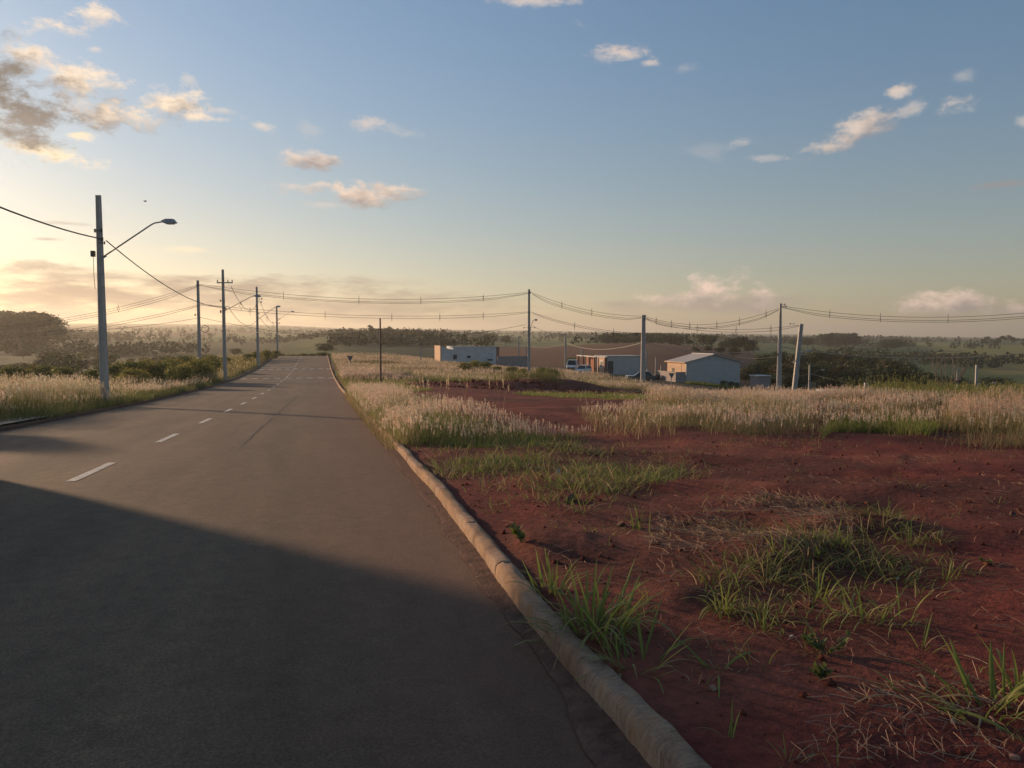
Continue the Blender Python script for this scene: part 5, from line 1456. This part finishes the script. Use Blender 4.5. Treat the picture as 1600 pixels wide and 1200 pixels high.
# I: straw lying on the earth
def straw(label, poly, n, L, col, dens=None):
    P = sample(poly, n, dens); n = len(P); P[:, 2] += rng.uniform(.02, .05, n)
    az = rng.uniform(0, 6.28, n) * .5 + rng.choice([0, math.pi], n) + .6
    l = L * rng.uniform(.4, 1.4, n); cv = rng.normal(size=n) * .35
    V = np.empty((n, 6, 3)); c = var(col, n, .4); hz_ = rng.uniform(0, 1, n) ** 2 * .06
    for k in range(3):
        t = k / 2
        x = P[:, 0] + np.cos(az + cv * t) * l * t; y = P[:, 1] + np.sin(az + cv * t) * l * t
        z = zf(x, y) + .006 + hz_ * (t if t < .6 else .8)
        wv = .0014
        V[:, 2 * k] = np.stack([x - np.sin(az) * wv, y + np.cos(az) * wv, z], -1); V[:, 2 * k + 1] = np.stack([x + np.sin(az) * wv, y - np.cos(az) * wv, z + .002], -1)
    b = (np.arange(n) * 6)[:, None]
    F4 = np.concatenate([b + np.array([[0, 1, 3, 2]]), b + np.array([[2, 3, 5, 4]])])
    return stuff('dry_straw', [(V.reshape(-1, 3), F4, np.zeros((0, 3), int), np.repeat(c, 6, 0))], M['straw'], label, 'straw')
STRAW = (.30, .195, .125)
straw('dry straw matted over the low red mounds', [(q.x, q.y) for q in [ground(*q) for q in ((1040, 800), (1000, 860), (1080, 930), (1230, 900), (1350, 830), (1330, 790), (1200, 770))]], 3000, .22, STRAW, lambda x, y: np.clip(2.5 * (fbm(x, y, .7, 81, 2) - .3), 0, 1))
straw('thin dry straw scattered over the near red earth', [(1.6, 2.2), (5, 1.6), (9, 3), (14, 10), (6, 14), (1.6, 13)], 2600, .13, STRAW, lambda x, y: np.clip(3 * (fbm(x, y, .9, 82, 2) - .42), 0.03, 1))
straw('dead grass stalks in the near right corner', [(q.x, q.y) for q in [ground(*q) for q in ((1330, 1090), (1250, 1190), (1590, 1190), (1640, 1100), (1500, 1050))]], 330, .12, STRAW)
# clods of earth
def clods(label, poly, n, smin, smax, name, mat, dens=None):
    P = sample(poly, n, dens); n = len(P)
    s = smin * (smax / smin) ** (rng.uniform(0, 1, n) ** 2.2)
    base = np.array([(1, 0, 0), (-1, 0, 0), (0, 1, 0), (0, -1, 0), (0, 0, .75), (0, 0, -.75)], float)
    V = P[:, None, :] + (base[None] * rng.uniform(.6, 1.3, (n, 6, 1)) + rng.normal(size=(n, 6, 3)) * .15) * s[:, None, None]
    V[:, :, 2] += (.02 + s * .3)[:, None]
    tri = np.array([(0, 2, 4), (2, 1, 4), (1, 3, 4), (3, 0, 4), (2, 0, 5), (1, 2, 5), (3, 1, 5), (0, 3, 5)])
    F3 = ((np.arange(n) * 6)[:, None, None] + tri[None]).reshape(-1, 3)
    o = link(name, np_mesh(name, V.reshape(-1, 3), [F3]), M[mat]); return tag(o, label, 'earth', kind='stuff')
clods('loose red clods strewn over the bare lot', [(1.5, 1.5), (6, .5), (16, 6), (22, 22), (6, 24), (1.6, 15)], 5200, .003, .034, 'soil_clods', 'clod', lambda x, y: np.clip(1.1 - np.hypot(x, y) / 28, .1, 1))
clods('lumps of red earth on the dirt mound', [(14, 54), (20, 52), (26, 55), (26, 60), (18, 61), (8, 60), (6, 57)], 700, .05, .2, 'soil_clods', 'clod')
clods('fine gravel and crumbs in the right gutter', [(1.06, 2), (1.22, 2), (1.38, 16), (1.25, 16)], 900, .003, .012, 'gutter_gravel', 'silt')

# ------------------------------------------------------------------ near plants, each with its own leaves
LEAF = []
def leaf_mesh(L, w, bend, fold, col, segs=6, shape='blade'):
    V = []; F = []; Cc = []
    for k in range(segs + 1):
        t = k / segs
        ang = bend * t
        x = L * (math.sin(ang) / bend if abs(bend) > .01 else t) if True else 0
        z = L * ((1 - math.cos(ang)) / bend if abs(bend) > .01 else 0)
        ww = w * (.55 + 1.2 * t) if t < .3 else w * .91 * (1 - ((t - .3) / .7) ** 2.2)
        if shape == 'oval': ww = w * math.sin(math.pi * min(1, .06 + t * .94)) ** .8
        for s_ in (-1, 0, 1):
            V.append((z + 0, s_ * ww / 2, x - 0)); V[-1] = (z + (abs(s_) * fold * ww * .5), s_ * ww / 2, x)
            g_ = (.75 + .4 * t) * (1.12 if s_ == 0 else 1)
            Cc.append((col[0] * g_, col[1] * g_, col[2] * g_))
    for k in range(segs):
        for j in range(2): F.append((3 * k + j, 3 * k + j + 1, 3 * k + 4 + j, 3 * k + 3 + j))
    me = np_mesh('leaf', np.array(V), [np.array(F)], np.array(Cc), smooth=True); me.materials.append(M['grass'])
    return me
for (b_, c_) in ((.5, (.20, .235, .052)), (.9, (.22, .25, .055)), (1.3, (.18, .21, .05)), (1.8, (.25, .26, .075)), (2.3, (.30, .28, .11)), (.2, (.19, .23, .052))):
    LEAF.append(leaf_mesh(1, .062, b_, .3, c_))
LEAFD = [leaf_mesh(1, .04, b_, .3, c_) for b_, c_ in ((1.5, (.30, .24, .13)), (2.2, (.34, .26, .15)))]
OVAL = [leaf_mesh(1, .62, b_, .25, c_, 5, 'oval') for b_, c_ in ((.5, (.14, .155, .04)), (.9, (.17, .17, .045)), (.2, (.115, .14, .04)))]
def tuft(px, py, label, n, L, rad, wide=1.0, tilt=(.0, .55), dead=.12, seed=0, flat=False):
    rg = random.Random(seed * 31 + int(px)); q = ground(px, py)
    g = empty('grass_tuft', label, 'grass', (q.x, q.y, q.z - .015), 0, 'single grass tufts in the foreground')
    for i in range(n):
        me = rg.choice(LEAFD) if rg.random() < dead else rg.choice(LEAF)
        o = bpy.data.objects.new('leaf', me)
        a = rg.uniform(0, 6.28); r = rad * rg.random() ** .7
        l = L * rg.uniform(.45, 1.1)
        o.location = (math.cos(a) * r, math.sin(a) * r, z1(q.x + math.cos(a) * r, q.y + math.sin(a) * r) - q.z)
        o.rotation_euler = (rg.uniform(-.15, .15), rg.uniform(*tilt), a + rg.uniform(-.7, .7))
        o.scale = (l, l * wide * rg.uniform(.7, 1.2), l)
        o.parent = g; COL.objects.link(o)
    return g
tuft(930, 985, 'largest lush green tuft leaning over the kerb in the foreground', 120, .40, .22, .9, (.0, .75), .10, 1)
tuft(860, 925, 'small tuft sprouting right behind the kerb above the largest tuft', 34, .30, .12, .9, (.1, .7), .15, 2)
tuft(990, 1040, 'drooping tuft lying low to the right of the largest tuft by the kerb', 40, .34, .16, .9, (.3, 1.1), .2, 3)
tuft(1130, 955, 'spiky bright tuft on bare soil between kerb and mounds', 34, .26, .07, .9, (.1, .8), .05, 4)
tuft(1190, 985, 'thin upright tuft just right of the spiky bright tuft', 16, .22, .06, .8, (.0, .6), .2, 5)
tuft(1280, 935, 'bushy tuft at the middle of the grassy mound', 34, .25, .14, .85, (.0, .8), .15, 6)
tuft(1345, 965, 'long bladed tuft on the right flank of the grassy mound', 36, .27, .15, .85, (.0, .9), .2, 7)
tuft(1400, 975, 'fanned out tuft at the right foot of the grassy mound', 22, .24, .12, .8, (.1, .9), .2, 8)
tuft(1225, 870, 'tuft standing on the straw covered hump', 20, .22, .1, .8, (.0, .8), .25, 9)
tuft(1310, 850, 'tuft on the crest behind the grassy mound', 26, .22, .12, .85, (.0, .7), .1, 10)
tuft(1425, 850, 'bright tuft at the back right of the grassy mound', 26, .24, .1, .85, (.0, .7), .05, 11)
tuft(1480, 905, 'small yellow-green tuft at the far right of the grassy mound', 18, .16, .06, .9, (.1, .7), .05, 12)
tuft(1385, 870, 'narrow tuft between the crest tuft and the bright back tuft', 18, .2, .08, .8, (.0, .7), .15, 13)
tuft(1540, 1110, 'big tuft with long leaves at the lower right corner', 44, .34, .16, .95, (.1, 1.0), .12, 14)
tuft(1440, 1090, 'broad grey-green leaves lying flat left of the corner tuft', 16, .38, .12, 1.1, (.7, 1.3), .3, 15)
tuft(1590, 1080, 'upright tuft cut by the right edge of the picture', 20, .30, .1, .9, (.0, .6), .1, 16)
tuft(1140, 1155, 'three bladed shoot close to the kerb at the bottom', 4, .2, .02, 1.1, (.1, .6), 0, 17)
tuft(1120, 1050, 'single bent over stalk with wilting leaves near the brick chip', 7, .34, .03, .8, (.7, 1.2), .3, 18)
tuft(1230, 1190, 'pale dry sprout at the bottom edge right of the kerb', 8, .16, .05, .7, (.0, .6), .5, 19)
tuft(1025, 945, 'sparse seedlings on the dark hump behind the largest tuft', 9, .17, .14, .8, (.0, .5), .2, 20)
tuft(915, 800, 'light green tuft leaning beside the broken block', 18, .3, .1, .8, (.1, .9), .1, 21)
tuft(1000, 830, 'wispy tuft on the dark soil behind the near hump', 20, .32, .12, .6, (.0, .7), .2, 22)
tuft(1440, 1015, 'little sprig between the leafy weed and the corner tuft', 8, .22, .05, .8, (.0, .7), .1, 23)
def weed(px, py, label, n, R, H, leaf, seed):
    rg = random.Random(seed); q = ground(px, py)
    g = empty('leafy_weed', label, 'weed', (q.x, q.y, q.z - .01), 0, 'leafy weeds in the foreground')
    k = 0
    for sidx in range(max(3, n // 9)):
        a = rg.uniform(0, 6.28); e = Vector((math.cos(a) * R * rg.uniform(.3, 1), math.sin(a) * R * rg.uniform(.3, 1), H * rg.uniform(.5, 1)))
        MB().tube([(0, 0, 0), e * .5 + Vector((0, 0, .02)), e], .004, 5, .002).build('stem', M['leafstem'], g)
        for j in range(9):
            t = rg.uniform(.3, 1); p_ = e * t
            o = bpy.data.objects.new('leaf', rg.choice(OVAL)); o.location = p_
            o.rotation_euler = (rg.uniform(-.3, .3), rg.uniform(.3, 1.2), rg.uniform(0, 6.28)); s_ = leaf * rg.uniform(.6, 1.2); o.scale = (s_, s_, s_)
            o.parent = g; COL.objects.link(o)
    return g
M['leafstem'] = simple('green_stem', (.10, .10, .035), (.07, .07, .028), .7, 10, bs=0)
weed(1290, 1022, 'spreading weed with rounded leaves in front of the grassy mound', 54, .17, .10, .045, 3)
weed(1282, 1062, 'two leaved offshoot just below the spreading weed', 9, .06, .06, .05, 4)
weed(815, 848, 'small upright herb on the hump beside the kerb', 36, .09, .17, .065, 5)
weed(1540, 880, 'tiny herb far right on bare soil', 9, .05, .05, .03, 6)

def rock(px, py, label, s, mat, seed, name='stone', flat=.7, cat='stone', rz=0):
    q = ground(px, py); rg = random.Random(seed)
    bm = bmesh.new(); bmesh.ops.create_icosphere(bm, subdivisions=2, radius=1)
    pl = [(Vector((rg.uniform(-1, 1), rg.uniform(-1, 1), rg.uniform(-1, 1))).normalized(), rg.uniform(.38, .62)) for _ in range(8)]
    for v in bm.verts:
        for nn, dd in pl:
            e = v.co.dot(nn) - dd
            if e > 0: v.co -= nn * e
        v.co = Vector((v.co.x * s[0], v.co.y * s[1], v.co.z * s[2]))
    me = bpy.data.meshes.new(name); bm.to_mesh(me); bm.free()
    o = link(name, me, M[mat], None, (q.x, q.y, q.z + s[2] * .35)); o.rotation_euler = (rg.uniform(-.2, .2), rg.uniform(-.2, .2), rz)
    return tag(o, label, cat)
rock(888, 784, 'dark broken block half hidden in low grass', (.15, .07, .07), 'stone', 1, 'broken_block', rz=.7)
rock(872, 742, 'pale splinter standing in the low grass behind the broken block', (.03, .03, .08), 'pstone', 2, 'stone')
rock(1115, 1078, 'brick-coloured chip near the kerb', (.034, .022, .022), 'rubble', 3, 'brick_chip', cat='rubble', rz=.5)
rock(1237, 997, 'small white pebble before the leafy weed', (.014, .014, .018), 'pstone', 4, 'pebble')
rock(1490, 1130, 'small pale pebble below the corner tuft', (.012, .01, .018), 'pstone', 5, 'pebble')
rock(1585, 1184, 'flat whitish stone at the bottom right corner', (.04, .022, .014), 'rubble', 6, 'stone')
rock(1582, 806, 'little dark lump on bare soil at the right edge', (.05, .04, .045), 'stone', 7, 'stone')
rock(1402, 906, 'white pebble by the yellow-green tuft', (.016, .012, .02), 'pstone', 8, 'pebble')
rock(972, 822, 'dark lump of earth behind the near hump', (.06, .05, .05), 'stone', 9, 'stone')
#rock(1325, 700, 'straw coloured lump of dead grass on the far bare soil', (.3, .12, .05), 'rubble', 10, 'grass_clod', cat='earth')

# bare twigs at the far right
q = at(1478, 640, 40); gz = z1(q.x, q.y)
g = empty('bare_shrub', 'bare shrub with pale leafless branches standing behind the tall weeds', 'shrub', (q.x, q.y, gz))
rg = random.Random(5)
for k in range(13):
    a = rg.uniform(-.45, .45); h = rg.uniform(1.9, 3.1)
    p1_ = Vector((a * 1.2, rg.uniform(-.3, .3), h * .5)); p2_ = Vector((a * 2.6, rg.uniform(-.6, .6), h))
    br = MB().tube([(a * .3, 0, -.2), p1_, p2_], .03, 5, .010).build('branch', M['pale_bark'], g)
    for t in (.5, .75):
        b_ = p1_.lerp(p2_, t); MB().tube([b_, b_ + Vector((rg.uniform(-.4, .4), rg.uniform(-.2, .2), rg.uniform(.25, .5)))], .012, 4, .006).build('twig', M['pale_bark'], br)

# small unseen tree added left of the frame to throw the second shade bar
tree('b1', (-14.0, 28.6, z1(-14, 28.6)), 3.4, 'added unseen bushy tree left of the frame, placed to cast the second shade bar', None, wx=.55)

# ------------------------------------------------------------------ haze
hlo = float(GZ.min()) - 1.0; hhi = float(GZ.max()) + 28.0
hz = MB().box((0, 0, (hlo + hhi) / 2), (24200, 24200, hhi - hlo)).build('haze', None)
hm, t, p = newmat('haze_air')
t.nodes.remove(p)
pv = t.nodes.new('ShaderNodeVolumePrincipled')
pv.inputs['Color'].default_value = (.88, .84, .76, 1)
pv.inputs['Density'].default_value = .00020
pv.inputs['Anisotropy'].default_value = .45
t.links.new(pv.outputs[0], t.nodes['Material Output'].inputs['Volume'])
hz.data.materials.append(hm)
tag(hz, 'thin warm evening haze over the whole landscape', 'haze', kind='stuff')
